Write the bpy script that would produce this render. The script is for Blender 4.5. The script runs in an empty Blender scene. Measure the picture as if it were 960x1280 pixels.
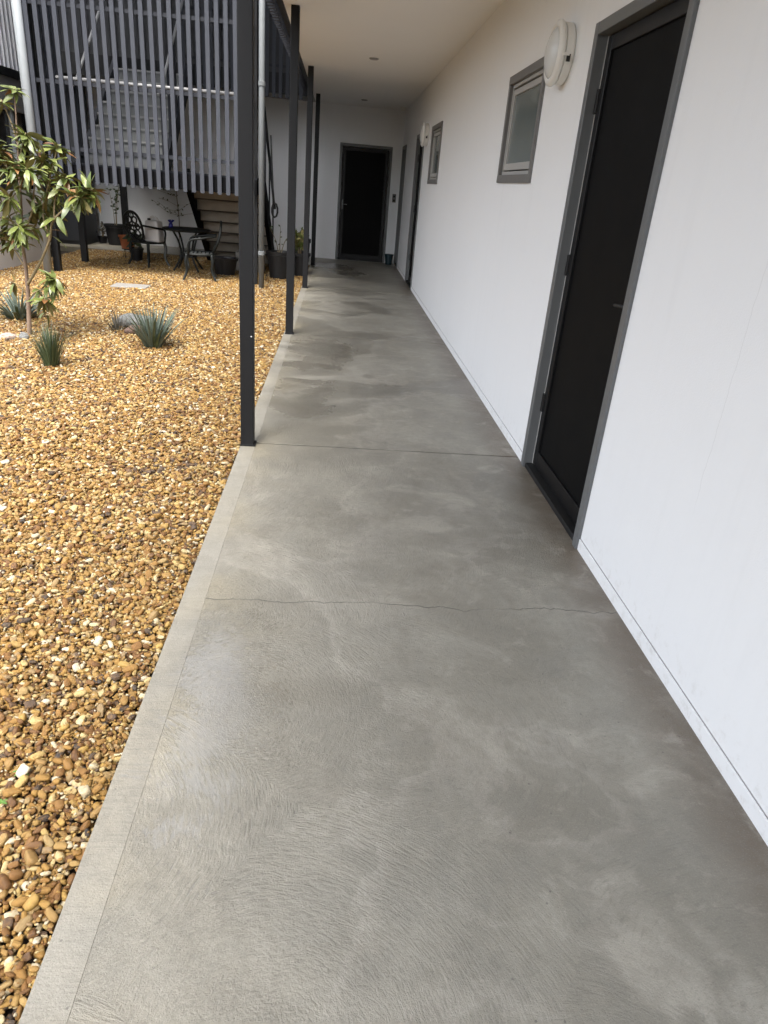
import bpy, bmesh, math, random
import numpy as np
from mathutils import Vector, Matrix, Euler, noise as mnoise

random.seed(7)
rng = np.random.default_rng(11)
sc = bpy.context.scene
col = sc.collection
PI = math.pi

# ------------------------------------------------------------------ camera
CAMH = 1.4
cd = bpy.data.cameras.new("camera")
cam = bpy.data.objects.new("camera", cd)
col.objects.link(cam)
cd.sensor_fit = 'HORIZONTAL'
cd.sensor_width = 36.0
cd.lens = 36.0 * 870.0 / 960.0
cd.clip_start = 0.05
cd.clip_end = 500.0
ROT = Matrix(((0.99548, -0.04676, -0.08266), (-0.05481, 0.42732, -0.90244), (0.07752, 0.90289, 0.42283)))
cam.matrix_world = Matrix.Translation((0, 0, CAMH)) @ ROT.to_4x4()
sc.camera = cam

# ------------------------------------------------------------------ sky, sun, exposure
SUN_EL = math.radians(64)
SUN_AZ = math.radians(192)          # compass style, 0 = +Y, clockwise: behind the camera, a little to the left
world = bpy.data.worlds.new("World")
sc.world = world
world.use_nodes = True
wn = world.node_tree
wn.nodes.clear()
sky = wn.nodes.new("ShaderNodeTexSky")
sky.sky_type = 'NISHITA'
sky.sun_disc = False
sky.sun_elevation = SUN_EL
sky.sun_rotation = SUN_AZ
sky.air_density = 1.0
sky.dust_density = 4.0
sky.ozone_density = 1.0
hs = wn.nodes.new("ShaderNodeHueSaturation")
hs.inputs['Saturation'].default_value = 0.38     # thin overcast: a milky sky
bg = wn.nodes.new("ShaderNodeBackground")
bg.inputs['Strength'].default_value = 0.15
wo = wn.nodes.new("ShaderNodeOutputWorld")
wn.links.new(sky.outputs[0], hs.inputs['Color'])
wn.links.new(hs.outputs[0], bg.inputs['Color'])
wn.links.new(bg.outputs[0], wo.inputs['Surface'])

sd = bpy.data.lights.new("sun", 'SUN')
sd.energy = 1.3
sd.angle = math.radians(24)
sd.color = (1.0, 0.96, 0.9)
sun = bpy.data.objects.new("sun", sd)
col.objects.link(sun)
to_sun = Vector((math.sin(SUN_AZ) * math.cos(SUN_EL), math.cos(SUN_AZ) * math.cos(SUN_EL), math.sin(SUN_EL)))
sun.rotation_euler = to_sun.to_track_quat('Z', 'Y').to_euler()

sc.view_settings.view_transform = 'Standard'
sc.view_settings.look = 'None'
sc.view_settings.exposure = 1.95
sc.view_settings.gamma = 1.0
sc.view_settings.use_curve_mapping = False
sc.render.engine = 'CYCLES'
sc.cycles.use_denoising = True
sc.cycles.max_bounces = 8
sc.cycles.diffuse_bounces = 4
sc.cycles.use_adaptive_sampling = True
sc.cycles.adaptive_threshold = 0.025
sc.cycles.caustics_reflective = False
sc.cycles.caustics_refractive = False

# ------------------------------------------------------------------ node helpers
class NT:
    def __init__(s, name):
        s.m = bpy.data.materials.new(name)
        s.m.use_nodes = True
        s.t = s.m.node_tree
        s.t.nodes.clear()
        s.out = s.t.nodes.new("ShaderNodeOutputMaterial")
        s.bsdf = s.t.nodes.new("ShaderNodeBsdfPrincipled")
        s.t.links.new(s.bsdf.outputs[0], s.out.inputs['Surface'])
    def n(s, typ, **kw):
        nd = s.t.nodes.new(typ)
        for k, v in kw.items():
            setattr(nd, k, v)
        return nd
    def set(s, sock, v):
        if hasattr(v, 'is_output') or isinstance(v, bpy.types.NodeSocket):
            s.t.links.new(v, sock)
        else:
            if isinstance(v, (tuple, list)) and len(v) == 3 and sock.type == 'RGBA':
                v = (*v, 1)
            sock.default_value = v
    def math(s, op, a, b=0.0, c=None, clamp=False):
        nd = s.n("ShaderNodeMath", operation=op, use_clamp=clamp)
        s.set(nd.inputs[0], a)
        s.set(nd.inputs[1], b)
        if c is not None:
            s.set(nd.inputs[2], c)
        return nd.outputs[0]
    def vmath(s, op, a, b=(0, 0, 0), scale=None):
        nd = s.n("ShaderNodeVectorMath", operation=op)
        s.set(nd.inputs[0], a)
        s.set(nd.inputs[1], b)
        if scale is not None:
            s.set(nd.inputs['Scale'], scale)
        return nd
    def mix(s, f, a, b, blend='MIX'):
        nd = s.n("ShaderNodeMix", data_type='RGBA', blend_type=blend)
        s.set(nd.inputs[0], f)
        s.set(nd.inputs[6], a)
        s.set(nd.inputs[7], b)
        return nd.outputs[2]
    def noise(s, vec, scale, detail=4.0, rough=0.55, dist=0.0):
        nd = s.n("ShaderNodeTexNoise")
        if vec is not None:
            s.set(nd.inputs['Vector'], vec)
        nd.inputs['Scale'].default_value = scale
        nd.inputs['Detail'].default_value = detail
        nd.inputs['Roughness'].default_value = rough
        nd.inputs['Distortion'].default_value = dist
        return nd
    def smooth(s, v, lo, hi, a=0.0, b=1.0):
        nd = s.n("ShaderNodeMapRange", interpolation_type='SMOOTHSTEP')
        s.set(nd.inputs[0], v)
        nd.inputs[1].default_value = lo
        nd.inputs[2].default_value = hi
        nd.inputs[3].default_value = a
        nd.inputs[4].default_value = b
        return nd.outputs[0]
    def obj(s):
        return s.n("ShaderNodeTexCoord").outputs['Object']
    def bump(s, h, strength, dist, normal=None):
        nd = s.n("ShaderNodeBump")
        s.set(nd.inputs['Strength'], strength)
        nd.inputs['Distance'].default_value = dist
        s.set(nd.inputs['Height'], h)
        if normal is not None:
            s.set(nd.inputs['Normal'], normal)
        return nd.outputs[0]
    def sep(s, v):
        nd = s.n("ShaderNodeSeparateXYZ")
        s.set(nd.inputs[0], v)
        return nd.outputs
    def comb(s, x, y, z):
        nd = s.n("ShaderNodeCombineXYZ")
        s.set(nd.inputs[0], x); s.set(nd.inputs[1], y); s.set(nd.inputs[2], z)
        return nd.outputs[0]
    def fin(s, **kw):
        for k, v in kw.items():
            s.set(s.bsdf.inputs[k.replace('_', ' ')], v)
        return s.m

def paint(name, c, rough=0.45, var=0.12, nscale=6.0, bump=0.0, bscale=300.0, metal=0.0, spec=0.5, dirt=0.0):
    t = NT(name)
    o = t.obj()
    nz = t.noise(o, nscale, 5, 0.6)
    dark = tuple(x * (1 - var) for x in c)
    lite = tuple(min(1, x * (1 + var)) for x in c)
    cc = t.mix(nz.outputs['Fac'], dark, lite)
    if dirt:
        d = t.noise(o, nscale * 2.3, 8, 0.7)
        cc = t.mix(t.smooth(d.outputs['Fac'], 0.55, 0.8, 0, dirt), cc, tuple(x * 0.45 for x in c))
    r = t.math('MULTIPLY_ADD', nz.outputs['Fac'], 0.2, rough - 0.1)
    kw = dict(Base_Color=cc, Roughness=r, Metallic=metal, Specular_IOR_Level=spec)
    if bump:
        kw['Normal'] = t.bump(t.noise(o, bscale, 3).outputs['Fac'], bump, 0.002)
    return t.fin(**kw)

# ------------------------------------------------------------------ materials
M = {}
M['post'] = paint('charcoal_steel_paint', (0.011, 0.0113, 0.0123), 0.5, 0.1, 5, 0.05, 500, spec=0.22)
M['slat'] = paint('slate_grey_slat_paint', (0.052, 0.0565, 0.069), 0.55, 0.1, 3, 0.05, 400, spec=0.25)
M['slat_dark'] = paint('dark_grey_slat_paint', (0.026, 0.028, 0.034), 0.6, 0.1, 3, spec=0.2)
M['void'] = paint('black_steel_and_shade', (0.005, 0.005, 0.006), 0.7, 0.1, 3, spec=0.08)  # dark steel; on the landing the joist shade is put into this black
M['frame'] = paint('mid_grey_door_frame_paint', (0.125, 0.13, 0.132), 0.42, 0.06, 3, 0.04, 500)
M['window_frame'] = paint('grey_window_trim_paint', (0.15, 0.146, 0.142), 0.5, 0.06, 3)
M['sash'] = paint('silver_grey_aluminium', (0.4, 0.395, 0.38), 0.4, 0.05, 4)
M['black_leaf'] = paint('black_screen_door_frame', (0.004, 0.004, 0.0045), 0.42, 0.1, 4, spec=0.3)
M['black_mesh'] = paint('black_door_mesh', (0.003, 0.003, 0.0033), 0.6, 0.12, 2, 0.15, 900, spec=0.1)
M['rubber'] = paint('black_rubber_sill', (0.004, 0.004, 0.004), 0.6, 0.1, 4)
M['silver'] = paint('galvanised_steel_rail', (0.48, 0.48, 0.48), 0.4, 0.05, 6, metal=0.1)
M['pipe'] = paint('pale_grey_pipe_paint', (0.33, 0.355, 0.37), 0.55, 0.07, 4)
M['lamp_white'] = paint('white_lamp_plastic', (0.78, 0.77, 0.73), 0.35, 0.03, 6)
M['lamp_lens'] = paint('opal_lamp_diffuser', (0.66, 0.67, 0.66), 0.2, 0.04, 8)
M['timber'] = paint('weathered_stair_timber', (0.3, 0.262, 0.215), 0.7, 0.3, 7, 0.2, 120)
M['timber_shade'] = paint('shade_toned_timber', (0.05, 0.042, 0.034), 0.8, 0.3, 7)  # treads toned dark to draw the shadow lines between the riser boards
M['tread'] = paint('pale_grey_stair_tread', (0.2, 0.207, 0.205), 0.65, 0.12, 7, 0.1, 200)
M['nosing'] = paint('aluminium_nosing', (0.36, 0.36, 0.35), 0.4, 0.08, 6)
M['cladding'] = paint('grey_ribbed_cladding', (0.74, 0.75, 0.79), 0.5, 0.06, 2)
M['shade_clad'] = paint('shade_toned_upper_cladding', (0.02, 0.021, 0.024), 0.6, 0.2, 2)  # colour darkened to stand in for the shade of the upper storey
M['render_grey'] = paint('grey_rendered_wall', (0.7, 0.69, 0.68), 0.8, 0.1, 3, 0.2, 120)
M['fascia'] = paint('mid_grey_fascia', (0.26, 0.255, 0.255), 0.6, 0.08, 3)
M['terracotta'] = paint('terracotta', (0.42, 0.13, 0.05), 0.8, 0.2, 12)
M['black_plastic'] = paint('black_pot_plastic', (0.012, 0.012, 0.013), 0.45, 0.2, 6)
M['cast'] = paint('dark_cast_aluminium', (0.01, 0.012, 0.0115), 0.5, 0.3, 20, spec=0.25)
M['cast_lit'] = paint('lit_cast_aluminium', (0.11, 0.118, 0.118), 0.4, 0.3, 25, metal=0.3)  # paler copy of the casting: lit slats and leg sheen as colour
M['can'] = paint('translucent_grey_jerrycan', (0.62, 0.6, 0.58), 0.45, 0.06, 6)
M['soil'] = paint('potting_soil', (0.03, 0.022, 0.016), 0.95, 0.4, 40, 0.6, 80)
M['teal'] = paint('dark_teal_plastic', (0.012, 0.035, 0.045), 0.5, 0.1, 6)
M['blue'] = paint('deep_blue_glass', (0.015, 0.015, 0.16), 0.3, 0.2, 6)
M['hose'] = paint('dark_hose_rubber', (0.03, 0.032, 0.034), 0.5, 0.2, 6)
M['bark'] = paint('smooth_brown_bark', (0.2, 0.14, 0.1), 0.8, 0.35, 18, 0.4, 60)
M['twig'] = paint('young_twig_bark', (0.22, 0.17, 0.09), 0.7, 0.25, 20)
M['paver'] = paint('grey_concrete_paver', (0.22, 0.21, 0.19), 0.85, 0.12, 10, 0.3, 90)
M['bluestone'] = paint('blue_grey_rock', (0.15, 0.153, 0.148), 0.8, 0.3, 14, 0.6, 40)
M['pinkstone'] = paint('pale_pink_rock', (0.36, 0.28, 0.23), 0.8, 0.25, 14, 0.6, 40)
M['brownstone'] = paint('brown_rock', (0.12, 0.075, 0.055), 0.8, 0.3, 14, 0.6, 40)
M['cabinet'] = paint('charcoal_cabinet_steel', (0.03, 0.032, 0.037), 0.5, 0.15, 3)

def wall_white():
    t = NT('white_painted_wall')
    o = t.obj()
    big = t.noise(o, 0.9, 5, 0.6)
    c = t.mix(big.outputs['Fac'], (0.80, 0.81, 0.825), (0.85, 0.86, 0.865))
    st = t.vmath('MULTIPLY', o, (14, 14, 1.1)).outputs[0]
    stn = t.noise(st, 1.0, 5, 0.6)
    c = t.mix(t.smooth(stn.outputs['Fac'], 0.5, 0.8, 0, 0.10), c, (0.6, 0.6, 0.6))
    # splash marks just above the slab
    z = t.sep(o)[2]
    low = t.smooth(z, 0.0, 0.22, 1, 0)
    sp = t.noise(o, 22, 6, 0.7)
    c = t.mix(t.math('MULTIPLY', low, t.smooth(sp.outputs['Fac'], 0.5, 0.72, 0, 0.35)), c, (0.45, 0.42, 0.37))
    # hairline crack in the near panel
    _, wy, wz_ = t.sep(o)
    cwn = t.noise(t.comb(0.0, 0.0, wz_), 5.0, 5, 0.6)
    cl_ = t.math('ABSOLUTE', t.math('SUBTRACT', wy, t.math('MULTIPLY_ADD', cwn.outputs['Fac'], 0.06, 1.86)))
    cm = t.math('MULTIPLY', t.smooth(cl_, 0.0006, 0.0022, 1, 0), t.math('MULTIPLY', t.smooth(wz_, 0.5, 0.7), t.smooth(wz_, 1.5, 1.2)))
    c = t.mix(t.math('MULTIPLY', cm, 0.3), c, (0.5, 0.5, 0.5))
    scf = t.noise(t.vmath('MULTIPLY', o, (1, 2.2, 5)).outputs[0], 3.2, 7, 0.72)
    c = t.mix(t.smooth(scf.outputs['Fac'], 0.64, 0.8, 0, 0.22), c, (0.55, 0.54, 0.53))
    roll = t.noise(o, 170, 4, 0.65)
    und = t.noise(o, 5, 3, 0.5)
    n1 = t.bump(und.outputs['Fac'], 0.12, 0.02)
    n2 = t.bump(roll.outputs['Fac'], 0.4, 0.002, n1)
    return t.fin(Base_Color=c, Roughness=0.55, Normal=n2)
M['wall'] = wall_white()

def ceiling_mat():
    t = NT('off_white_ceiling')
    o = t.obj()
    c = t.mix(t.noise(o, 1.2, 4).outputs['Fac'], (0.80, 0.795, 0.785), (0.84, 0.835, 0.825))
    return t.fin(Base_Color=c, Roughness=0.8, Normal=t.bump(t.noise(o, 200, 2).outputs['Fac'], 0.06, 0.002))
M['ceiling'] = ceiling_mat()

def glass_mat():
    t = NT('frosted_grey_green_glass')
    o = t.obj()
    c = t.mix(t.noise(o, 2.5, 3).outputs['Fac'], (0.14, 0.165, 0.16), (0.18, 0.205, 0.2))
    return t.fin(Base_Color=c, Roughness=0.08, Specular_IOR_Level=0.55)
M['pane'] = glass_mat()
def glass_dark():
    t = NT('dark_window_glass')
    return t.fin(Base_Color=(0.012, 0.014, 0.017), Roughness=0.06)
M['dark_glass'] = glass_dark()

def concrete(name, band=False):
    t = NT(name)
    o = t.obj()
    x, y, z = t.sep(o)
    p2 = t.comb(x, y, 0.0)
    # ---- swept broom arcs: polar streaks round scattered sweep centres
    warp = t.noise(p2, 2.1, 3, 0.5)
    wv = t.vmath('SUBTRACT', warp.outputs['Color'], (0.5, 0.5, 0.5)).outputs[0]
    pw = t.vmath('ADD', p2, t.vmath('SCALE', wv, scale=0.13).outputs[0]).outputs[0]
    vor = t.n("ShaderNodeTexVoronoi", voronoi_dimensions='2D', feature='F1')
    t.set(vor.inputs['Vector'], pw)
    vor.inputs['Scale'].default_value = 1.45
    vor.inputs['Randomness'].default_value = 1.0
    off = t.vmath('SUBTRACT', pw, vor.outputs['Position']).outputs[0]
    off = t.vmath('ADD', off, (0.16, 0.10, 0)).outputs[0]
    ox, oy, _ = t.sep(off)
    r = t.vmath('LENGTH', off).outputs['Value']
    th = t.math('ARCTAN2', oy, ox)
    if band:
        streak = t.comb(t.math('MULTIPLY', x, 14.0), t.math('MULTIPLY', y, 130.0), 0.0)
    else:
        streak = t.comb(t.math('MULTIPLY', r, 135.0), t.math('MULTIPLY', th, 9.0), t.math('MULTIPLY', vor.outputs['Distance'], 0.0))
    stn = t.noise(streak, 1.0, 4, 0.65, 0.45)
    fine = t.noise(o, 420, 3, 0.6)
    # ---- colour
    n1 = t.noise(o, 1.4, 8, 0.62, 0.6)
    n2 = t.noise(t.vmath('ADD', o, (7.3, 2.1, 0)).outputs[0], 3.6, 7, 0.65, 0.4)
    n3 = t.noise(o, 60, 4, 0.7)
    n4 = t.noise(o, 24, 6, 0.75)
    n5 = t.noise(o, 230, 3, 0.7)
    c = t.mix(t.smooth(n1.outputs['Fac'], 0.34, 0.66), (0.215, 0.201, 0.163), (0.298, 0.283, 0.237))
    c = t.mix(t.smooth(n2.outputs['Fac'], 0.4, 0.66, 0, 0.45), c, (0.19, 0.183, 0.157))
    # every sweep of the broom dried to its own tone
    cell = t.sep(vor.outputs['Color'])[0]
    c = t.mix(t.math('MULTIPLY', cell, 0.22), c, (0.15, 0.139, 0.117))
    # pale lime bloom in drawn-out wisps, more of it toward the wall
    wz = t.vmath('ADD', t.vmath('MULTIPLY', p2, (1.1, 1.9, 1)).outputs[0], t.vmath('SCALE', wv, scale=0.8).outputs[0]).outputs[0]
    bl = t.noise(wz, 1.9, 8, 0.6, 0.35)
    blm = t.math('MULTIPLY', t.smooth(bl.outputs['Fac'], 0.5, 0.70), t.smooth(x, -0.2, 0.75, 0.25, 0.95))
    c = t.mix(t.math('MULTIPLY', blm, t.smooth(n4.outputs['Fac'], 0.3, 0.6, 0.35, 0.9)), c, (0.39, 0.365, 0.308))
    # damp patches with a drying rim
    dp = t.noise(t.vmath('ADD', p2, (3.7, 0.4, 0)).outputs[0], 1.0, 6, 0.55, 0.4)
    dpx = t.math('ADD', dp.outputs['Fac'], t.smooth(x, -0.3, 0.9, 0.035, -0.05))
    far = t.smooth(y, 3.0, 5.5)
    dmk = t.math('MULTIPLY', t.smooth(dpx, 0.485, 0.545), t.math('MULTIPLY_ADD', far, 0.6, 0.24))
    rim = t.math('MULTIPLY', t.smooth(dpx, 0.455, 0.495), t.smooth(dpx, 0.51, 0.496))
    c = t.mix(t.math('MULTIPLY', rim, 0.22), c, (0.40, 0.37, 0.32))
    c = t.mix(dmk, c, t.mix(0.42, c, (0.06, 0.052, 0.04)))
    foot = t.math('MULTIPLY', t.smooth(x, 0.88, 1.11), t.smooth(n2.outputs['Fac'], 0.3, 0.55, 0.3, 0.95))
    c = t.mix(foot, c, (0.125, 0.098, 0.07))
    # tan runoff along the gravel edge
    tan = t.math('MULTIPLY', t.smooth(x, -0.5, -0.15, 1, 0), t.smooth(t.noise(o, 1.8, 4).outputs['Fac'], 0.4, 0.62, 0.0, 0.55))
    c = t.mix(tan, c, (0.29, 0.25, 0.165))
    if band:
        c = t.mix(0.45, c, (0.245, 0.233, 0.202))
    c = t.mix(t.smooth(n4.outputs['Fac'], 0.42, 0.66, 0, 0.30), c, (0.165, 0.152, 0.127))
    n6 = t.noise(t.vmath('ADD', p2, (1.9, 5.2, 0)).outputs[0], 7.5, 7, 0.68, 0.5)
    c = t.mix(t.math('MULTIPLY', t.smooth(n6.outputs['Fac'], 0.54, 0.70), t.smooth(x, -0.4, 0.6, 0.15, 0.5)), c, (0.36, 0.338, 0.285))
    c = t.mix(t.smooth(n6.outputs['Fac'], 0.46, 0.32, 0, 0.3), c, (0.15, 0.137, 0.113))
    c = t.mix(t.smooth(n5.outputs['Fac'], 0.5, 0.7, 0, 0.28), c, (0.13, 0.12, 0.10))
    c = t.mix(t.smooth(n5.outputs['Fac'], 0.46, 0.3, 0, 0.25), c, (0.38, 0.36, 0.32))
    c = t.mix(t.smooth(n3.outputs['Fac'], 0.6, 0.78, 0, 0.3), c, (0.13, 0.118, 0.10))
    c = t.mix(t.smooth(stn.outputs['Fac'], 0.48, 0.33, 0, 0.24 if not band else 0.14), c, (0.11, 0.101, 0.085))
    # tiny pits
    pit = t.n("ShaderNodeTexVoronoi", voronoi_dimensions='2D', feature='F1')
    t.set(pit.inputs['Vector'], p2)
    pit.inputs['Scale'].default_value = 9.0
    pm = t.smooth(pit.outputs['Distance'], 0.018, 0.03, 1, 0)
    pm = t.math('MULTIPLY', pm, t.smooth(t.noise(p2, 3.0, 2).outputs['Fac'], 0.5, 0.6))
    c = t.mix(t.math('MULTIPLY', pm, 0.6), c, (0.06, 0.055, 0.05))
    # hairline crack wandering across the slab
    cw = t.noise(t.comb(x, 0.0, 3.0), 3.0, 6, 0.65)
    cy = t.math('MULTIPLY_ADD', cw.outputs['Fac'], 0.16, 2.10)
    cdist = t.math('ABSOLUTE', t.math('SUBTRACT', y, cy))
    ck = t.smooth(cdist, 0.0006, 0.003, 1, 0)
    ck = t.math('MULTIPLY', ck, t.smooth(t.noise(t.comb(x, 1.0, 0.0), 4.0, 3).outputs['Fac'], 0.36, 0.54, 0.2, 0.85))
    if band: ck = t.math('MULTIPLY', ck, 0.15)
    c = t.mix(ck, c, (0.05, 0.045, 0.04))
    # ---- standing water film
    def ell(cx, cy_, rx, ry):
        dx = t.math('DIVIDE', t.math('SUBTRACT', x, cx), rx)
        dy = t.math('DIVIDE', t.math('SUBTRACT', y, cy_), ry)
        return t.math('SQRT', t.math('ADD', t.math('MULTIPLY', dx, dx), t.math('MULTIPLY', dy, dy)))
    e1 = ell(-0.28, 1.62, 0.15, 0.42)
    e1 = t.math('MULTIPLY_ADD', t.math('SUBTRACT', t.noise(p2, 7.0, 5).outputs['Fac'], 0.5), 2.8, e1)
    e1 = t.math('MULTIPLY_ADD', t.math('SUBTRACT', stn.outputs['Fac'], 0.5), 2.8, e1)
    e2 = t.math('MINIMUM', ell(-0.16, 13.4, 0.5, 0.6), ell(0.25, 12.6, 0.35, 0.35))
    e2 = t.math('MINIMUM', e2, t.math('MINIMUM', ell(-0.12, 6.25, 0.36, 0.62), ell(-0.22, 4.85, 0.26, 0.5)))
    e2 = t.math('MULTIPLY_ADD', t.math('SUBTRACT', t.noise(p2, 2.2, 6, 0.6, 0.3).outputs['Fac'], 0.5), 2.6, e2)
    pud1 = t.smooth(e1, 0.5, 1.1, 1, 0)
    pud = t.math('MAXIMUM', pud1, t.smooth(e2, 0.3, 1.1, 0.75, 0))
    damp = t.math('MAXIMUM', t.smooth(e1, 0.9, 1.8, 0.4, 0), t.smooth(e2, 0.6, 1.3, 0.85, 0))
    c = t.mix(t.math('MULTIPLY', damp, 0.5), c, (0.09, 0.08, 0.062))
    rough = t.math('MULTIPLY_ADD', n3.outputs['Fac'], 0.22, 0.32 if not band else 0.55)
    rough = t.math('SUBTRACT', rough, t.math('MULTIPLY', damp, 0.12))
    rough = t.math('SUBTRACT', rough, t.math('MULTIPLY', dmk, 0.14))
    rough = t.math('ADD', t.math('MULTIPLY', rough, t.math('SUBTRACT', 1.0, pud)), t.math('MULTIPLY', pud, 0.09))
    amp = t.math('SUBTRACT', 1.0, t.math('MULTIPLY', pud, 0.6))
    patch = t.smooth(t.noise(p2, 1.3, 3).outputs['Fac'], 0.36, 0.62, 0.45, 1.0)
    left = t.smooth(x, -0.15, 0.75, 1.0, 0.3)
    brk = t.math('MULTIPLY', stn.outputs['Fac'], t.smooth(n4.outputs['Fac'], 0.32, 0.6, 0.6, 1.0))
    h = t.math('MULTIPLY', brk, t.math('MULTIPLY', patch, left))
    h = t.math('SUBTRACT', h, t.math('MULTIPLY', ck, 0.9))
    b1 = t.bump(h, t.math('MULTIPLY', amp, 0.85 if not band else 0.3), 0.007)
    b2 = t.bump(t.math('ADD', n5.outputs['Fac'], t.math('MULTIPLY', n3.outputs['Fac'], 1.2)), t.math('MULTIPLY', amp, 0.5), 0.003, b1)
    return t.fin(Base_Color=c, Roughness=rough, Normal=b2, Coat_Normal=t.bump(h, 0.14, 0.006), Coat_Weight=t.math('MULTIPLY', pud1, t.smooth(stn.outputs['Fac'], 0.66, 0.5, 0.15, 1.0)), Coat_Roughness=0.08, Coat_IOR=1.75)
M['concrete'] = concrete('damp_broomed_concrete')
M['band'] = concrete('smooth_trowelled_concrete_margin', True)

def pebble_mat():
    t = NT('honey_river_pebble')
    at = t.n("ShaderNodeAttribute", attribute_type='INSTANCER', attribute_name='rnd')
    at2 = t.n("ShaderNodeAttribute", attribute_type='INSTANCER', attribute_name='rnd2')
    ramp = t.n("ShaderNodeValToRGB")
    stops = [(0.0, (0.02, 0.017, 0.015)), (0.04, (0.07, 0.054, 0.042)), (0.09, (0.095, 0.043, 0.015)), (0.20, (0.17, 0.078, 0.02)),
             (0.31, (0.25, 0.13, 0.03)), (0.43, (0.33, 0.19, 0.043)), (0.54, (0.28, 0.172, 0.058)), (0.66, (0.41, 0.26, 0.066)),
             (0.75, (0.24, 0.17, 0.09)), (0.83, (0.45, 0.32, 0.11)), (0.91, (0.51, 0.41, 0.21)), (1.0, (0.6, 0.55, 0.43))]
    el = ramp.color_ramp.elements
    el[0].position, el[0].color = stops[0][0], (*stops[0][1], 1)
    el[1].position, el[1].color = stops[-1][0], (*stops[-1][1], 1)
    for p, cc in stops[1:-1]:
        e = el.new(p); e.color = (*cc, 1)
    t.set(ramp.inputs[0], at.outputs['Fac'])
    o = t.obj()
    ov = t.vmath('ADD', o, t.vmath('SCALE', (9.1, 5.3, 7.7), scale=at2.outputs['Fac']).outputs[0]).outputs[0]
    nz = t.noise(ov, 1.6, 5, 0.6)
    c = t.mix(t.smooth(nz.outputs['Fac'], 0.4, 0.75, 0, 0.55), ramp.outputs[0], (0.23, 0.118, 0.026))
    c = t.mix(t.math('MULTIPLY', at2.outputs['Fac'], 0.15), c, (0.12, 0.06, 0.025))
    r = t.math('MULTIPLY_ADD', at2.outputs['Fac'], 0.35, 0.4)
    return t.fin(Base_Color=c, Roughness=r, Normal=t.bump(t.noise(ov, 7, 5, 0.7).outputs['Fac'], 0.35, 0.12))
M['pebble'] = pebble_mat()

def leaf_mat(name, top, top2, under, rough=0.3, trans=0.0):
    t = NT(name)
    oi = t.n("ShaderNodeObjectInfo")
    g = t.n("ShaderNodeNewGeometry")
    o = t.obj()
    c = t.mix(oi.outputs['Random'], top, top2)
    c = t.mix(t.smooth(t.noise(o, 30, 3).outputs['Fac'], 0.4, 0.7, 0, 0.3), c, tuple(v * 0.6 for v in top))
    c = t.mix(g.outputs['Backfacing'], c, under)
    r = t.mix(g.outputs['Backfacing'], (rough,) * 3, (0.75,) * 3)
    return t.fin(Base_Color=c, Roughness=r)
M['leaf'] = leaf_mat('glossy_magnolia_leaf', (0.065, 0.095, 0.016), (0.20, 0.225, 0.06), (0.17, 0.15, 0.05), 0.38)
M['leaf_bronze'] = leaf_mat('bronze_magnolia_leaf', (0.17, 0.075, 0.025), (0.22, 0.12, 0.04), (0.24, 0.11, 0.04), 0.4)
M['blade_blue'] = leaf_mat('blue_green_blade', (0.10, 0.13, 0.095), (0.2, 0.235, 0.185), (0.08, 0.105, 0.085), 0.5)
M['blade_green'] = leaf_mat('dark_green_blade', (0.05, 0.08, 0.035), (0.10, 0.13, 0.06), (0.06, 0.08, 0.04), 0.5)
M['blade_dry'] = leaf_mat('grey_brown_blade', (0.10, 0.10, 0.075), (0.16, 0.13, 0.09), (0.1, 0.09, 0.07), 0.6)
M['leaf_dull'] = leaf_mat('dull_green_leaf', (0.05, 0.07, 0.03), (0.09, 0.11, 0.05), (0.05, 0.07, 0.03), 0.5)
M['leaf_lime'] = leaf_mat('lime_weed_leaf', (0.07, 0.16, 0.02), (0.1, 0.2, 0.03), (0.07, 0.14, 0.02), 0.5)

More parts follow.
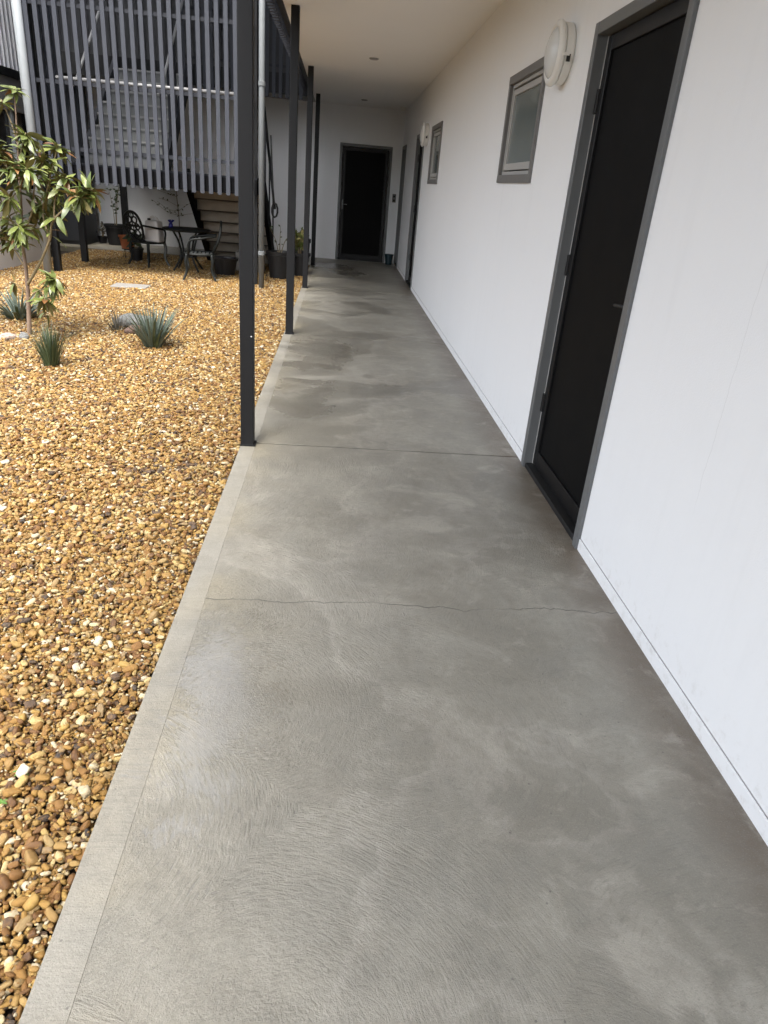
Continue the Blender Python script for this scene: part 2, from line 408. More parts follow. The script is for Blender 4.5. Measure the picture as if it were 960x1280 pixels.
# ------------------------------------------------------------------ mesh helpers
class MB:
    def __init__(s):
        s.v = []; s.f = []
    def box(s, x0, x1, y0, y1, z0, z1):
        b = len(s.v)
        s.v += [(x0, y0, z0), (x1, y0, z0), (x1, y1, z0), (x0, y1, z0), (x0, y0, z1), (x1, y0, z1), (x1, y1, z1), (x0, y1, z1)]
        s.f += [tuple(b + i for i in q) for q in ((3, 2, 1, 0), (4, 5, 6, 7), (0, 1, 5, 4), (1, 2, 6, 5), (2, 3, 7, 6), (3, 0, 4, 7))]
        return s
    def hexa(s, pts):
        b = len(s.v)
        s.v += [tuple(p) for p in pts]
        s.f += [tuple(b + i for i in q) for q in ((3, 2, 1, 0), (4, 5, 6, 7), (0, 1, 5, 4), (1, 2, 6, 5), (2, 3, 7, 6), (3, 0, 4, 7))]
        return s
    def quad(s, *p):
        b = len(s.v); s.v += [tuple(q) for q in p]; s.f.append(tuple(range(b, b + len(p))))
        return s
    def tube(s, pts, rad, seg=8, cap=True):
        pts = [Vector(p) for p in pts]
        if not isinstance(rad, (list, tuple)):
            rad = [rad] * len(pts)
        ref = None
        base = len(s.v)
        for i, p in enumerate(pts):
            d = (pts[min(i + 1, len(pts) - 1)] - pts[max(i - 1, 0)]).normalized()
            if ref is None:
                ref = d.orthogonal().normalized()
            u = (ref - d * ref.dot(d))
            u = u.normalized() if u.length > 1e-5 else d.orthogonal().normalized()
            ref = u
            w = d.cross(u)
            for k in range(seg):
                a = 2 * PI * k / seg
                s.v.append(tuple(p + (u * math.cos(a) + w * math.sin(a)) * rad[i]))
        for i in range(len(pts) - 1):
            for k in range(seg):
                a = base + i * seg + k; b = base + i * seg + (k + 1) % seg
                s.f.append((a, b, b + seg, a + seg))
        if cap:
            s.f.append(tuple(base + k for k in reversed(range(seg))))
            e = base + (len(pts) - 1) * seg
            s.f.append(tuple(e + k for k in range(seg)))
        return s
    def lathe(s, prof, seg=24, axis='Z', c=(0, 0, 0)):
        b = len(s.v)
        for (r, h) in prof:
            for k in range(seg):
                a = 2 * PI * k / seg
                if axis == 'Z':
                    s.v.append((c[0] + r * math.cos(a), c[1] + r * math.sin(a), c[2] + h))
                else:   # X axis, h runs to -X
                    s.v.append((c[0] - h, c[1] + r * math.cos(a), c[2] + r * math.sin(a)))
        fl = axis != 'Z'
        for i in range(len(prof) - 1):
            for k in range(seg):
                p = b + i * seg + k; q = b + i * seg + (k + 1) % seg
                fc = (p, q, q + seg, p + seg)
                s.f.append(tuple(reversed(fc)) if fl else fc)
        c0 = tuple(b + k for k in range(seg)); c1 = tuple(b + (len(prof) - 1) * seg + k for k in range(seg))
        s.f.append(c0 if fl else tuple(reversed(c0)))
        s.f.append(tuple(reversed(c1)) if fl else c1)
        return s
    def mesh(s, name):
        me = bpy.data.meshes.new(name)
        me.from_pydata(s.v, [], s.f)
        me.validate(); me.update()
        return me
    def build(s, name, mat, parent=None, smooth=False, bevel=0.0, seg=2, recalc=False):
        me = s.mesh(name)
        if recalc:
            bm = bmesh.new(); bm.from_mesh(me)
            bmesh.ops.recalc_face_normals(bm, faces=bm.faces)
            bm.to_mesh(me); bm.free()
        if smooth:
            me.polygons.foreach_set('use_smooth', [True] * len(me.polygons))
        return link(name, me, mat, parent, bevel, seg)

def link(name, me, mat, parent=None, bevel=0.0, seg=2):
    o = bpy.data.objects.new(name, me)
    col.objects.link(o)
    if mat is not None and not me.materials:
        me.materials.append(M[mat] if isinstance(mat, str) else mat)
    if parent is not None:
        o.parent = parent
    if bevel:
        b = o.modifiers.new('bevel', 'BEVEL'); b.width = bevel; b.segments = seg; b.limit_method = 'ANGLE'
    return o

def tag(o, label, cat, group=None):
    o['label'] = label; o['category'] = cat
    if group: o['group'] = group
    return o
def thing(name, label, cat, loc=(0, 0, 0), rz=0.0, group=None):
    o = bpy.data.objects.new(name, None)
    o.empty_display_size = 0.1
    col.objects.link(o)
    o.location = loc; o.rotation_euler = (0, 0, rz)
    return tag(o, label, cat, group)
def node(name, parent):
    o = bpy.data.objects.new(name, None); o.empty_display_size = 0.1
    col.objects.link(o); o.parent = parent
    return o
def struct(o):
    o['kind'] = 'structure'; return o
def stuff(o):
    o['kind'] = 'stuff'; return o
def box(name, mat, parent, x0, x1, y0, y1, z0, z1, bevel=0.0):
    return MB().box(x0, x1, y0, y1, z0, z1).build(name, mat, parent, bevel=bevel)

# ------------------------------------------------------------------ setting: ground, walkway
XW, YB, ZC = 1.13, 14.86, 2.70
XE = -0.505
struct(MB().quad((-60, -60, -0.09), (60, -60, -0.09), (60, 60, -0.09), (-60, 60, -0.09)).build('ground', 'soil'))

wk = bpy.data.objects.new('walkway', None); col.objects.link(wk); struct(wk)
XB = -0.42
joints = [-3.0, 0.0 - 0.35, 3.85, 7.06, 10.45, YB]
for a, b in zip(joints[:-1], joints[1:]):
    g = 0.007
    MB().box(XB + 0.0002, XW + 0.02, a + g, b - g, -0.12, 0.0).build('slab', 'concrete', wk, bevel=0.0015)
    MB().box(XE, XB + 0.0, a + g, b - g, -0.12, -0.001).build('edge_margin', 'band', wk, bevel=0.0015)
for a in joints[1:-1]:
    MB().box(XE + 0.003, XW, a - 0.006, a + 0.006, -0.12, -0.004).build('joint_filler', 'rubber', wk)
# the arm of the walkway that runs along the end wall
bp = bpy.data.objects.new('back_path', None); col.objects.link(bp); struct(bp)
xs = [-9.0, -6.2, -3.4, XE]
for a, b in zip(xs[:-1], xs[1:]):
    MB().box(a + 0.003, b - 0.003, 13.5, YB, -0.12, -0.004).build('slab', 'concrete', bp, bevel=0.004)

# ------------------------------------------------------------------ apartment building
apt = thing('apartment_building', 'white painted two storey apartment block with black screen doors beside the concrete walkway', 'building')

def wall_x(name, mat, parent, x, y0, y1, z0, z1, openings, depth=0.25):
    """wall facing -X with rectangular openings (ya, yb, za, zb)"""
    m = MB()
    ys = sorted({y0, y1, *[o[0] for o in openings], *[o[1] for o in openings]})
    zs = sorted({z0, z1, *[o[2] for o in openings], *[o[3] for o in openings]})
    idx = {}
    def v(y, z):
        if (y, z) not in idx:
            idx[(y, z)] = len(m.v); m.v.append((x, y, z))
        return idx[(y, z)]
    for i in range(len(ys) - 1):
        for j in range(len(zs) - 1):
            cy, cz = (ys[i] + ys[i + 1]) / 2, (zs[j] + zs[j + 1]) / 2
            if any(o[0] < cy < o[1] and o[2] < cz < o[3] for o in openings):
                continue
            m.f.append((v(ys[i], zs[j]), v(ys[i], zs[j + 1]), v(ys[i + 1], zs[j + 1]), v(ys[i + 1], zs[j])))
    for (a, b, c, d) in openings:
        m.quad((x, a, c), (x, a, d), (x + depth, a, d), (x + depth, a, c))
        m.quad((x, b, d), (x, b, c), (x + depth, b, c), (x + depth, b, d))
        m.quad((x, a, d), (x, b, d), (x + depth, b, d), (x + depth, a, d))
        m.quad((x, b, c), (x, a, c), (x + depth, a, c), (x + depth, b, c))
        m.quad((x + depth, a, c), (x + depth, a, d), (x + depth, b, d), (x + depth, b, c))
    return m.build(name, mat, parent)

DOORS = [(2.69, 3.74, 2.14), (11.0, 12.05, 2.14), (14.02, 14.78, 2.10)]
WINS = [(4.57, 5.53, 1.484, 2.14), (9.10, 10.06, 1.47, 2.13)]
TR = 0.05
ops = [(a + TR - 0.006, b - TR + 0.006, 0.0, h - TR + 0.006) for a, b, h in DOORS] + [(a + TR - 0.006, b - TR + 0.006, c + TR - 0.006, d - TR + 0.006) for a, b, c, d in WINS]
wall_x('wall', 'wall', apt, XW, -3.0, YB + 0.2, 0.0, ZC, ops)
# base strip below the shadow line at the wall foot
segs = [(-3.0, DOORS[0][0]), (DOORS[0][1], DOORS[1][0]), (DOORS[1][1], DOORS[2][0]), (DOORS[2][1], YB)]
for a, b in segs:
    box('base_strip', 'wall', apt, XW - 0.006, XW + 0.002, a + 0.001, b - 0.001, 0.0, 0.052, 0.001)
    box('shadow_groove', 'fascia', apt, XW - 0.0015, XW + 0.001, a + 0.001, b - 0.001, 0.052, 0.0555)

def screen_door(y0, y1, h, label=None, detail=True):
    d = node('door', apt)
    if label: d['label'] = label
    pr = 0.016      # frame stands proud of the wall
    for (a, b) in ((y0, y0 + TR), (y1 - TR, y1)):
        box('jamb', 'frame', d, XW - pr, XW + 0.10, a, b, 0.0, h, 0.003)
    box('frame_head', 'frame', d, XW - pr + 0.001, XW + 0.10, y0 + TR, y1 - TR, h - TR, h, 0.003)
    i0, i1, t = y0 + TR, y1 - TR, h - TR
    xd = XW + 0.034
    for (a, b) in ((i0 + 0.0005, i0 + 0.014), (i1 - 0.014, i1 - 0.0005)):
        box('door_stop', 'sash' if detail else 'frame', d, xd + 0.001, xd + 0.05, a, b, 0.03, t - 0.001)
    box('sill', 'rubber', d, XW - 0.004, XW + 0.16, i0 + 0.001, i1 - 0.001, 0.0005, 0.028, 0.004)
    st = 0.058
    a0, a1, z0, z1 = i0 + 0.016, i1 - 0.016, 0.036, t - 0.006
    for (a, b) in ((a0, a0 + st), (a1 - st, a1)):
        box('stile', 'black_leaf', d, xd, xd + 0.032, a, b, z0, z1, 0.003)
    for (c, e) in ((z0, z0 + 0.085), (z1 - 0.06, z1)):
        box('rail', 'black_leaf', d, xd + 0.0006, xd + 0.032, a0 + st, a1 - st, c, e, 0.003)
    box('mesh_panel', 'black_mesh', d, xd + 0.014, xd + 0.02, a0 + st - 0.004, a1 - st + 0.004, z0 + 0.08, z1 - 0.055)
    for z in (0.34, 1.06, 1.78) if detail else ():
        box('hinge', 'rubber', d, xd - 0.009, xd + 0.004, a1 - 0.014, i1 - 0.003, z, z + 0.10, 0.003)
    hm = MB().box(xd - 0.006, xd + 0.002, a0 + 0.015, a0 + 0.043, 0.95, 1.13)
    hm.tube([(xd - 0.006, a0 + 0.03, 1.04), (xd - 0.03, a0 + 0.03, 1.04), (xd - 0.034, a0 + 0.04, 1.04), (xd - 0.034, a0 + 0.11, 1.035)], 0.007, 8)
    hm.build('handle', 'rubber', d)
    return d
screen_door(*DOORS[0], 'tall black mesh screen door nearest the camera in a grey frame')
screen_door(*DOORS[1], 'narrow sliver of black screen door past the second window')
screen_door(*DOORS[2], 'last grey framed door in the side wall near the corner', False)

def window(y0, y1, z0, z1):
    w = node('window', apt)
    pr = 0.014
    for (a, b) in ((y0, y0 + TR), (y1 - TR, y1)):
        box('architrave', 'window_frame', w, XW - pr, XW + 0.03, a, b, z0 + TR, z1 - TR, 0.002)
    for (c, e) in ((z0, z0 + TR), (z1 - TR, z1)):
        box('architrave', 'window_frame', w, XW - pr - 0.001, XW + 0.03, y0, y1, c, e, 0.002)
    i0, i1, j0, j1 = y0 + TR, y1 - TR, z0 + TR, z1 - TR
    x1 = XW + 0.008
    fr = 0.022
    for (a, b) in ((i0 + 0.001, i0 + fr), (i1 - fr, i1 - 0.001)):
        box('frame', 'sash', w, x1, x1 + 0.06, a, b, j0 + fr, j1 - fr, 0.0015)
    for (c, e) in ((j0 + 0.001, j0 + fr), (j1 - fr, j1 - 0.001)):
        box('frame', 'sash', w, x1 - 0.001, x1 + 0.06, i0 + 0.001, i1 - 0.001, c, e, 0.0015)
    s0, s1, t0, t1 = i0 + fr + 0.006, i1 - fr - 0.006, j0 + fr + 0.009, j1 - fr - 0.012
    x2 = x1 + 0.004
    sw = 0.034
    for (a, b) in ((s0, s0 + sw), (s1 - sw, s1)):
        box('sash', 'sash', w, x2, x2 + 0.03, a, b, t0 + sw + 0.008, t1 - sw, 0.0015)
    box('sash', 'sash', w, x2 - 0.001, x2 + 0.03, s0, s1, t0, t0 + sw + 0.008, 0.0015)
    box('sash', 'sash', w, x2 - 0.001, x2 + 0.03, s0, s1, t1 - sw, t1, 0.0015)
    box('pane', 'pane', w, x2 + 0.012, x2 + 0.018, s0 + sw - 0.003, s1 - sw + 0.003, t0 + sw, t1 - sw + 0.003)
    box('gap_seal', 'rubber', w, x1 + 0.045, x1 + 0.055, i0 + fr - 0.002, i1 - fr + 0.002, j0 + fr - 0.002, j1 - fr + 0.002)
for wv in WINS: window(*wv)

# ceiling over the walkway and the storey above
box('ceiling', 'ceiling', apt, -0.545, XW + 0.3, -3.0, YB + 0.2, ZC, 2.95)
box('ceiling_edge_beam', 'post', apt, -0.60, -0.547, -3.0, 13.618, ZC - 0.002, 2.96)
box('upper_wall', 'wall', apt, XW + 0.0, XW + 0.3, -3.0, YB + 0.2, 2.952, 5.4)
box('roof', 'cladding', apt, -0.85, XW + 0.6, -3.0, YB + 0.5, 5.402, 5.6)
# ceiling fittings
for (x, y) in ((0.30, 9.34), (0.32, 13.7)):
    MB().lathe([(0.001, -0.012), (0.045, -0.012), (0.055, -0.004), (0.055, 0.0)], 20, c=(x, y, ZC)).build('ceiling_vent_disc', 'fascia', apt)
MB().lathe([(0.001, -0.06), (0.03, -0.055), (0.045, -0.03), (0.05, 0.0)], 20, c=(1.03, 14.3, ZC)).build('smoke_sensor', 'lamp_white', apt, smooth=True)

# end wall with its door
EX0, EX1, EH = -0.06, 0.935, 2.08
def wall_y(name, mat, parent, y, x0, x1, z0, z1, op, depth=0.25):
    m = MB()
    a, b, c, d = op
    for (p, q, r, s_) in ((x0, a, z0, z1), (b, x1, z0, z1), (a, b, d, z1)):
        m.quad((p, y, r), (q, y, r), (q, y, s_), (p, y, s_))
    m.quad((a, y, c), (a, y + depth, c), (a, y + depth, d), (a, y, d))
    m.quad((b, y, c), (b, y, d), (b, y + depth, d), (b, y + depth, c))
    m.quad((a, y, d), (a, y + depth, d), (b, y + depth, d), (b, y, d))
    m.quad((a, y + depth, c), (b, y + depth, c), (b, y + depth, d), (a, y + depth, d))
    return m.build(name, mat, parent)
wall_y('end_wall', 'wall', apt, YB, -9.0, XW - 0.001, -0.1, ZC, (EX0 + TR - 0.005, EX1 - TR + 0.005, 0.0, EH - TR + 0.005))
ed = node('door', apt); ed['label'] = 'black door in a grey frame at the far end of the walkway'
for (a, b) in ((EX0, EX0 + TR), (EX1 - TR, EX1)):
    box('jamb', 'frame', ed, a, b, YB - 0.016, YB + 0.1, 0.001, EH, 0.003)
box('frame_head', 'frame', ed, EX0 + TR, EX1 - TR, YB - 0.015, YB + 0.1, EH - TR, EH, 0.003)
a0, a1, t1 = EX0 + TR + 0.012, EX1 - TR - 0.012, EH - TR - 0.008
for (a, b) in ((a0, a0 + 0.06), (a1 - 0.06, a1)):
    box('stile', 'black_leaf', ed, a, b, YB + 0.03, YB + 0.062, 0.03, t1, 0.003)
for (c, e) in ((0.03, 0.11), (t1 - 0.06, t1)):
    box('rail', 'black_leaf', ed, a0 + 0.06, a1 - 0.06, YB + 0.031, YB + 0.062, c, e, 0.003)
box('mesh_panel', 'black_mesh', ed, a0 + 0.055, a1 - 0.055, YB + 0.042, YB + 0.048, 0.10, t1 - 0.05)
box('sill', 'rubber', ed, EX0 + TR + 0.001, EX1 - TR - 0.001, YB - 0.004, YB + 0.15, 0.0005, 0.025, 0.003)
hm = MB().box(a0 + 0.012, a0 + 0.045, YB + 0.022, YB + 0.031, 0.93, 1.10)
hm.tube([(a0 + 0.03, YB + 0.022, 1.02), (a0 + 0.03, YB - 0.015, 1.02), (a0 + 0.12, YB - 0.018, 1.02)], 0.008, 8).build('handle', 'frame', ed)
box('base_strip', 'wall', apt, -0.5, EX0 - 0.001, YB - 0.006, YB + 0.002, 0.0, 0.05)
ic = thing('doorbell_panel', 'small white doorbell plate with two dark buttons beside the far door', 'doorbell', (1.03, YB, 1.2))
box('plate', 'window_frame', ic, -0.035, 0.035, -0.012, 0.0, -0.075, 0.075, 0.003)
for z in (0.03, -0.04):
    box('button', 'rubber', ic, -0.018, 0.018, -0.018, -0.011, z - 0.018, z + 0.018, 0.003)

# rear arm of the upper walkway, upper end wall and its roof
box('rear_upper_slab', 'fascia', apt, -9.0, -0.547, 13.62, YB + 0.2, ZC + 0.001, 2.951)
uw = MB()
x = -9.0
while x < 1.12:
    x2 = min(x + 0.12, 1.12)
    uw.box(x, x + 0.03, YB - 0.02, YB + 0.02, 2.953, 5.4)
    x = x2
uw.box(-9.0, 1.12, YB, YB + 0.18, 2.953, 5.4)
stuff(uw.build('upper_end_cladding', 'shade_clad', apt))
box('rear_roof', 'cladding', apt, -9.0, -0.852, 13.3, YB + 0.5, 5.403, 5.6)
box('rear_edge_beam', 'post', apt, -9.0, -0.604, 13.575, 13.618, 2.66, 2.96)

box('added_shade_roof', 'cladding', apt, -4.25, -0.852, 10.05, 13.298, 5.0, 5.12)  # unseen roof added to keep sky light off the far end
# ------------------------------------------------------------------ posts
PS = 0.072
for i, (x, y, lab) in enumerate([(-0.467, 3.825, 'nearest charcoal square steel post standing on the walkway edge'),
                                 (-0.450, 7.07, 'second charcoal steel post from the camera along the walkway edge'),
                                 (-0.455, 10.42, 'third charcoal steel post along the walkway edge, beside the black pots'),
                                 (-0.455, 13.45, 'farthest charcoal post of the walkway row, left of the end door')]):
    p = thing('steel_post', lab, 'post', (x, y, 0), 0, 'posts along the walkway edge')
    h = PS / 2
    box('shaft', 'post', p, -h, h, -h, h, 0.0, ZC - 0.001, 0.004)
    box('foot_plate', 'post', p, -h - 0.003, h + 0.010, -h - 0.004, h + 0.004, 0.0003, 0.010, 0.002)
    if i == 0:
        rv_ = MB().lathe([(0.004, 0.0), (0.004, 0.003), (0.001, 0.004)], 10).build('rivet', 'silver', p)
        rv_.location = (0.026, -h, 0.62); rv_.rotation_euler = (PI / 2, 0, 0)
pp_ = thing('steel_post', 'dark post under the rear upper walkway behind the tall black pot', 'post', (-3.80, 13.66, 0))
box('shaft', 'post', pp_, -0.05, 0.05, -0.05, 0.05, -0.004, ZC, 0.004)

# slats that close the upper walkway, seen from below above the posts
us = thing('upper_slat_screen', 'grey vertical slat balustrade hanging along the edge of the ceiling above the posts', 'screen')
slat_me = MB().box(-0.03, 0.03, -0.016, 0.016, 0, 1.32).mesh('slat'); slat_me.materials.append(M['slat_dark'])
y = 5.0
while y < 13.5:
    o = link('slat', slat_me, None, us); o.location = (-0.632, y, 2.64); y += 0.115
box('rail', 'slat_dark', us, -0.662 + 0.06, -0.662 + 0.10, 4.95, 13.5, 3.05, 3.09)
box('rail', 'slat_dark', us, -0.662 + 0.06, -0.662 + 0.10, 4.95, 13.5, 3.80, 3.84)
rs = thing('rear_slat_screen', 'grey slat balustrade facing the camera under the roof behind the posts', 'screen')
slat2 = MB().box(-0.03, 0.03, -0.012, 0.012, 0, 1.6).mesh('slat'); slat2.materials.append(M['slat'])
x = -2.66
while x < -0.66:
    o = link('slat', slat2, None, rs); o.location = (x, 13.55, 2.60); x += 0.1125
for z in (3.03, 3.7):
    box('rail', 'slat_dark', rs, -2.7, -0.64, 13.5625, 13.574, z, z + 0.04)

# ------------------------------------------------------------------ stair
SX0, SX1 = -3.93, -1.13
st = thing('staircase', 'dark steel switchback staircase with timber lower flight and pale upper flight behind slats', 'staircase')
ZL = 1.36
# landing
box('landing_beam', 'void', st, SX0 + 0.02, SX1, 10.345, 10.40, 1.15, ZL - 0.02)  # shade behind the slats is painted as its black colour
box('landing_deck', 'slat_dark', st, SX0 + 0.02, SX1, 10.40, 11.5, ZL - 0.06, ZL)
box('landing_beam', 'void', st, SX0 + 0.02, SX1, 11.44, 11.499, 1.14, ZL - 0.062)
for x in (SX0 + 0.02, SX1 - 0.06):
    box('landing_beam', 'void', st, x, x + 0.06, 10.401, 11.439, 1.15, ZL - 0.062)
# lower flight rises toward the camera: y 13.35 -> 11.5
LX0, LX1 = -2.28, -1.13
nr = 8; rz = ZL / nr; go = 0.245
for k in range(nr):
    zt = ZL - rz * k
    yk = 11.5 + go * k
    if k > 0:
        box('tread', 'timber_shade', st, LX0 + 0.06, LX1 - 0.06, yk - go + 0.001, yk + 0.02, zt - 0.022, zt, 0.003)
    box('riser', 'timber', st, LX0 + 0.06, LX1 - 0.06, yk - 0.02, yk - 0.001, zt - rz + 0.001, zt - 0.026, 0.004)
def stringer(name, x0, x1, ya, za, yb, zb, depth, mat):
    dz = depth
    MB().hexa([(x0, ya, za - dz), (x1, ya, za - dz), (x1, yb, zb - dz), (x0, yb, zb - dz), (x0, ya, za), (x1, ya, za), (x1, yb, zb), (x0, yb, zb)]).build(name, mat, st, recalc=True)
ye = 11.5 + go * nr
for (x0, x1) in ((LX0, LX0 + 0.058), (LX1 - 0.058, LX1)):
    stringer('stringer', x0, x1, 11.5, ZL + 0.05, ye, 0.07, 0.34, 'void')
# upper flight rises away: y 11.5 -> 13.6
UX0, UX1 = -3.72, -2.62
nu = 9; uz = (2.95 - ZL) / nu; ug = 0.258
for k in range(nu):
    zt = ZL + uz * (k + 1)
    yk = 11.5 + ug * k
    if k < nu - 1:
        box('tread', 'tread', st, UX0, UX1, yk, yk + ug + 0.015, zt - 0.035, zt, 0.003)
        box('nosing', 'nosing', st, UX0 + 0.002, UX1 - 0.002, yk - 0.006, yk - 0.0005, zt - 0.02, zt + 0.003)
    box('riser', 'tread', st, UX0 + 0.004, UX1 - 0.004, yk + 0.018, yk + 0.034, zt - uz + 0.001, zt - 0.036)
for (x0, x1) in ((UX0 - 0.062, UX0 - 0.004), (UX1 + 0.004, UX1 + 0.062)):
    stringer('stringer', x0, x1, 11.5, ZL + 0.10, 13.6, 2.98, 0.3, 'slat_dark')
# handrails and balusters
for x in (UX0 - 0.03, UX1 + 0.03):
    m = MB().tube([(x, 11.35, ZL + 0.95), (x, 11.5, ZL + 1.0), (x, 13.55, 2.95 + 1.0), (x, 13.8, 2.95 + 1.0)], 0.02, 8)
    m.build('handrail', 'silver', st, smooth=True)
    for k in range(5):
        yy = 11.52 + k * 0.5
        zz = ZL + uz * ((yy - 11.5) / ug) + 0.1
        box('baluster', 'slat_dark', st, x - 0.015, x + 0.015, yy - 0.02, yy + 0.02, zz - 0.05, zz + 0.92)
hz = ZL + 0.955
MB().tube([(SX0 + 0.3, 10.44, hz), (SX1 - 0.02, 10.44, hz)], 0.022, 10).build('handrail', 'silver', st, smooth=True)
xr = LX1 - 0.02
MB().tube([(xr, 11.35, ZL + 0.92), (xr, 11.5, ZL + 0.92), (xr, 13.3, 0.96), (xr, 13.45, 0.9)], 0.021, 8).build('handrail', 'slat_dark', st, smooth=True)
for k in range(3):
    yy = 11.7 + k * 0.7
    zz = ZL - rz * ((yy - 11.5) / go)
    box('baluster', 'slat_dark', st, xr - 0.012, xr + 0.012, yy - 0.012, yy + 0.012, zz, zz + 0.92)
for (x, y) in ((SX0 + 0.05, 10.46), (SX1 - 0.045, 10.46), (SX0 + 0.05, 11.6)):
    box('column', 'post', st, x - 0.045, x + 0.045, y - 0.045, y + 0.045, -0.05, 4.2 if y < 11 else 1.3, 0.004)
box('pad_footing', 'paver', st, LX0 - 0.02, LX1 + 0.02, ye - 0.22, 13.49, -0.1, 0.03, 0.01)
for (x,) in ((-1.62,),):
    box('footing_block', 'paver', st, x - 0.02, x + 0.42, 11.9, 12.3, -0.05, 0.28, 0.03)

# slat screen in front of the landing
ss = thing('slat_screen', 'wide slate grey vertical slat screen wrapping the stair landing on the left', 'screen')
SY = 10.30
slat3 = MB().box(-0.026, 0.026, -0.0125, 0.0125, 0, 3.1)
slat3_me = slat3.mesh('slat'); slat3_me.materials.append(M['slat'])
n = 24
for i in range(n):
    o = link('slat', slat3_me, None, ss)
    o.location = (-3.86 + i * 0.1125, SY, 1.128)
    if o.location.x > SX1 - 0.03:
        bpy.data.objects.remove(o)
for z in (1.50, 2.235, 3.04, 4.1):
    box('rail', 'slat_dark', ss, -3.89, SX1 - 0.02, SY + 0.0135, SY + 0.04, z, z + 0.045)
# side return of the screen, left end
slat4_me = MB().box(-0.018, 0.018, -0.029, 0.029, 0, 3.1).mesh('slat'); slat4_me.materials.append(M['slat'])
for i in range(9):
    o = link('slat', slat4_me, None, ss); o.location = (-3.905 - 0.01, SY + 0.11 + i * 0.1125, 1.128)

# downpipes
M['pipe_shaded'] = paint('shaded_grey_pipe_paint', (0.17, 0.182, 0.188), 0.6, 0.07, 4, spec=0.3)  # same paint as the other pipe, with its shade put into the colour
def downpipe(x, y, zt, r, label, collar, mt='pipe'):
    d = thing('downpipe', label, 'pipe', (x, y, 0))
    MB().lathe([(r, -0.05), (r, zt)], 20).build('pipe', mt, d, smooth=False)
    for p_ in d.children:
        p_.data.polygons.foreach_set('use_smooth', [len(f.vertices) == 4 for f in p_.data.polygons])
    for z in collar:
        MB().lathe([(r + 0.001, z), (r + 0.008, z + 0.004), (r + 0.008, z + 0.05), (r + 0.001, z + 0.054)], 20).build('collar', mt, d)
downpipe(-1.042, 10.13, 4.6, 0.037, 'pale grey downpipe running down behind the nearest post', (0.42, 2.4), 'pipe_shaded')
downpipe(-3.945, 10.27, 4.6, 0.055, 'pale grey downpipe at the left corner of the slat screen behind the young tree', (1.45,))

# hose hanging off the stair rail
hp = [(-1.075, 11.75, 1.95), (-1.06, 11.76, 1.6), (-1.04, 11.76, 1.25), (-1.02, 11.77, 1.02)]
for k in range(22):
    a = PI / 2 - k * 2 * PI / 10
    hp.append((-1.012 + 0.045 * math.cos(a), 11.77 + 0.004 * k, 0.93 + 0.10 * math.sin(a)))
tag(MB().tube(hp, 0.014, 8).build('coiled_hose', 'hose', smooth=True), 'dark hose hanging in a small coil beside the stair stringer', 'hose')

# ------------------------------------------------------------------ wall lights
def wall_light(y, z, label):
    w = thing('wall_light', label, 'lamp', (XW, y, z), 0, 'round bulkhead lights on the white wall')
    R0 = 0.142
    MB().lathe([(R0 - 0.012, 0.0), (R0 - 0.004, 0.01), (R0 - 0.004, 0.045), (R0 - 0.02, 0.05)], 40, 'X').build('base_housing', 'lamp_white', w, smooth=False)
    MB().lathe([(R0 - 0.03, 0.048), (R0, 0.052), (R0 + 0.006, 0.062), (R0 + 0.004, 0.074), (R0 - 0.012, 0.084), (R0 - 0.028, 0.082), (R0 - 0.03, 0.06)], 48, 'X').build('rim', 'lamp_white', w, smooth=True)
    prof = [(R0 - 0.027, 0.07)]
    for k in range(1, 8):
        a = k / 8 * PI / 2
        prof.append(((R0 - 0.027) * math.cos(a), 0.07 + 0.042 * math.sin(a)))
    prof.append((0.002, 0.112))
    MB().lathe(prof, 48, 'X').build('diffuser', 'lamp_lens', w, smooth=True)
    for a in (-0.15, PI + 0.2):
        m = MB().box(-0.062, -0.03, -0.012, 0.012, -0.006, 0.006)
        o = m.build('clip', 'lamp_white', w); o.location = (0, -(R0 - 0.002) * math.cos(a), (R0 - 0.002) * math.sin(a)); o.rotation_euler = (a, 0, 0)
    box('latch', 'rubber', w, -0.04, -0.022, -R0 - 0.0015, -R0 + 0.01, -0.05, -0.018)
    return w
wall_light(4.20, 2.085, 'large white round bulkhead light between the near door and the first window')
wall_light(10.62, 2.07, 'small distant white bulkhead light beyond the second window')

# ------------------------------------------------------------------ neighbouring building on the left
nb = thing('side_building', 'grey clad building edge behind the young tree at the far left', 'building')
NX = -4.5
box('base_wall', 'render_grey', nb, NX - 0.2, NX, 9.0, 11.75, -0.1, 0.95)
box('window_band', 'dark_glass', nb, NX - 0.15, NX - 0.06, 9.0, 11.75, 0.952, 1.93)
for y in (9.1, 11.12):
    box('mullion', 'pipe', nb, NX - 0.058, NX - 0.01, y, y + 0.06, 0.953, 1.929)
box('fascia_panel', 'fascia', nb, NX - 0.2, NX + 0.0, 9.0, 11.75, 1.931, 2.33)
box('flashing', 'post', nb, NX - 0.2, NX + 0.03, 9.0, 11.78, 2.332, 2.43)
cl = MB()
cl.box(NX - 0.2, NX - 0.02, 9.0, 11.75, 2.432, 5.2)
yy = 9.0
while yy < 11.7:
    cl.hexa([(NX - 0.021, yy, 2.434), (NX + 0.004, yy + 0.015, 2.434), (NX + 0.004, yy + 0.035, 2.434), (NX - 0.021, yy + 0.05, 2.434),
             (NX - 0.021, yy, 5.2), (NX + 0.004, yy + 0.015, 5.2), (NX + 0.004, yy + 0.035, 5.2), (NX - 0.021, yy + 0.05, 5.2)])
    yy += 0.13
stuff(cl.build('ribbed_cladding', 'cladding', nb, recalc=True))

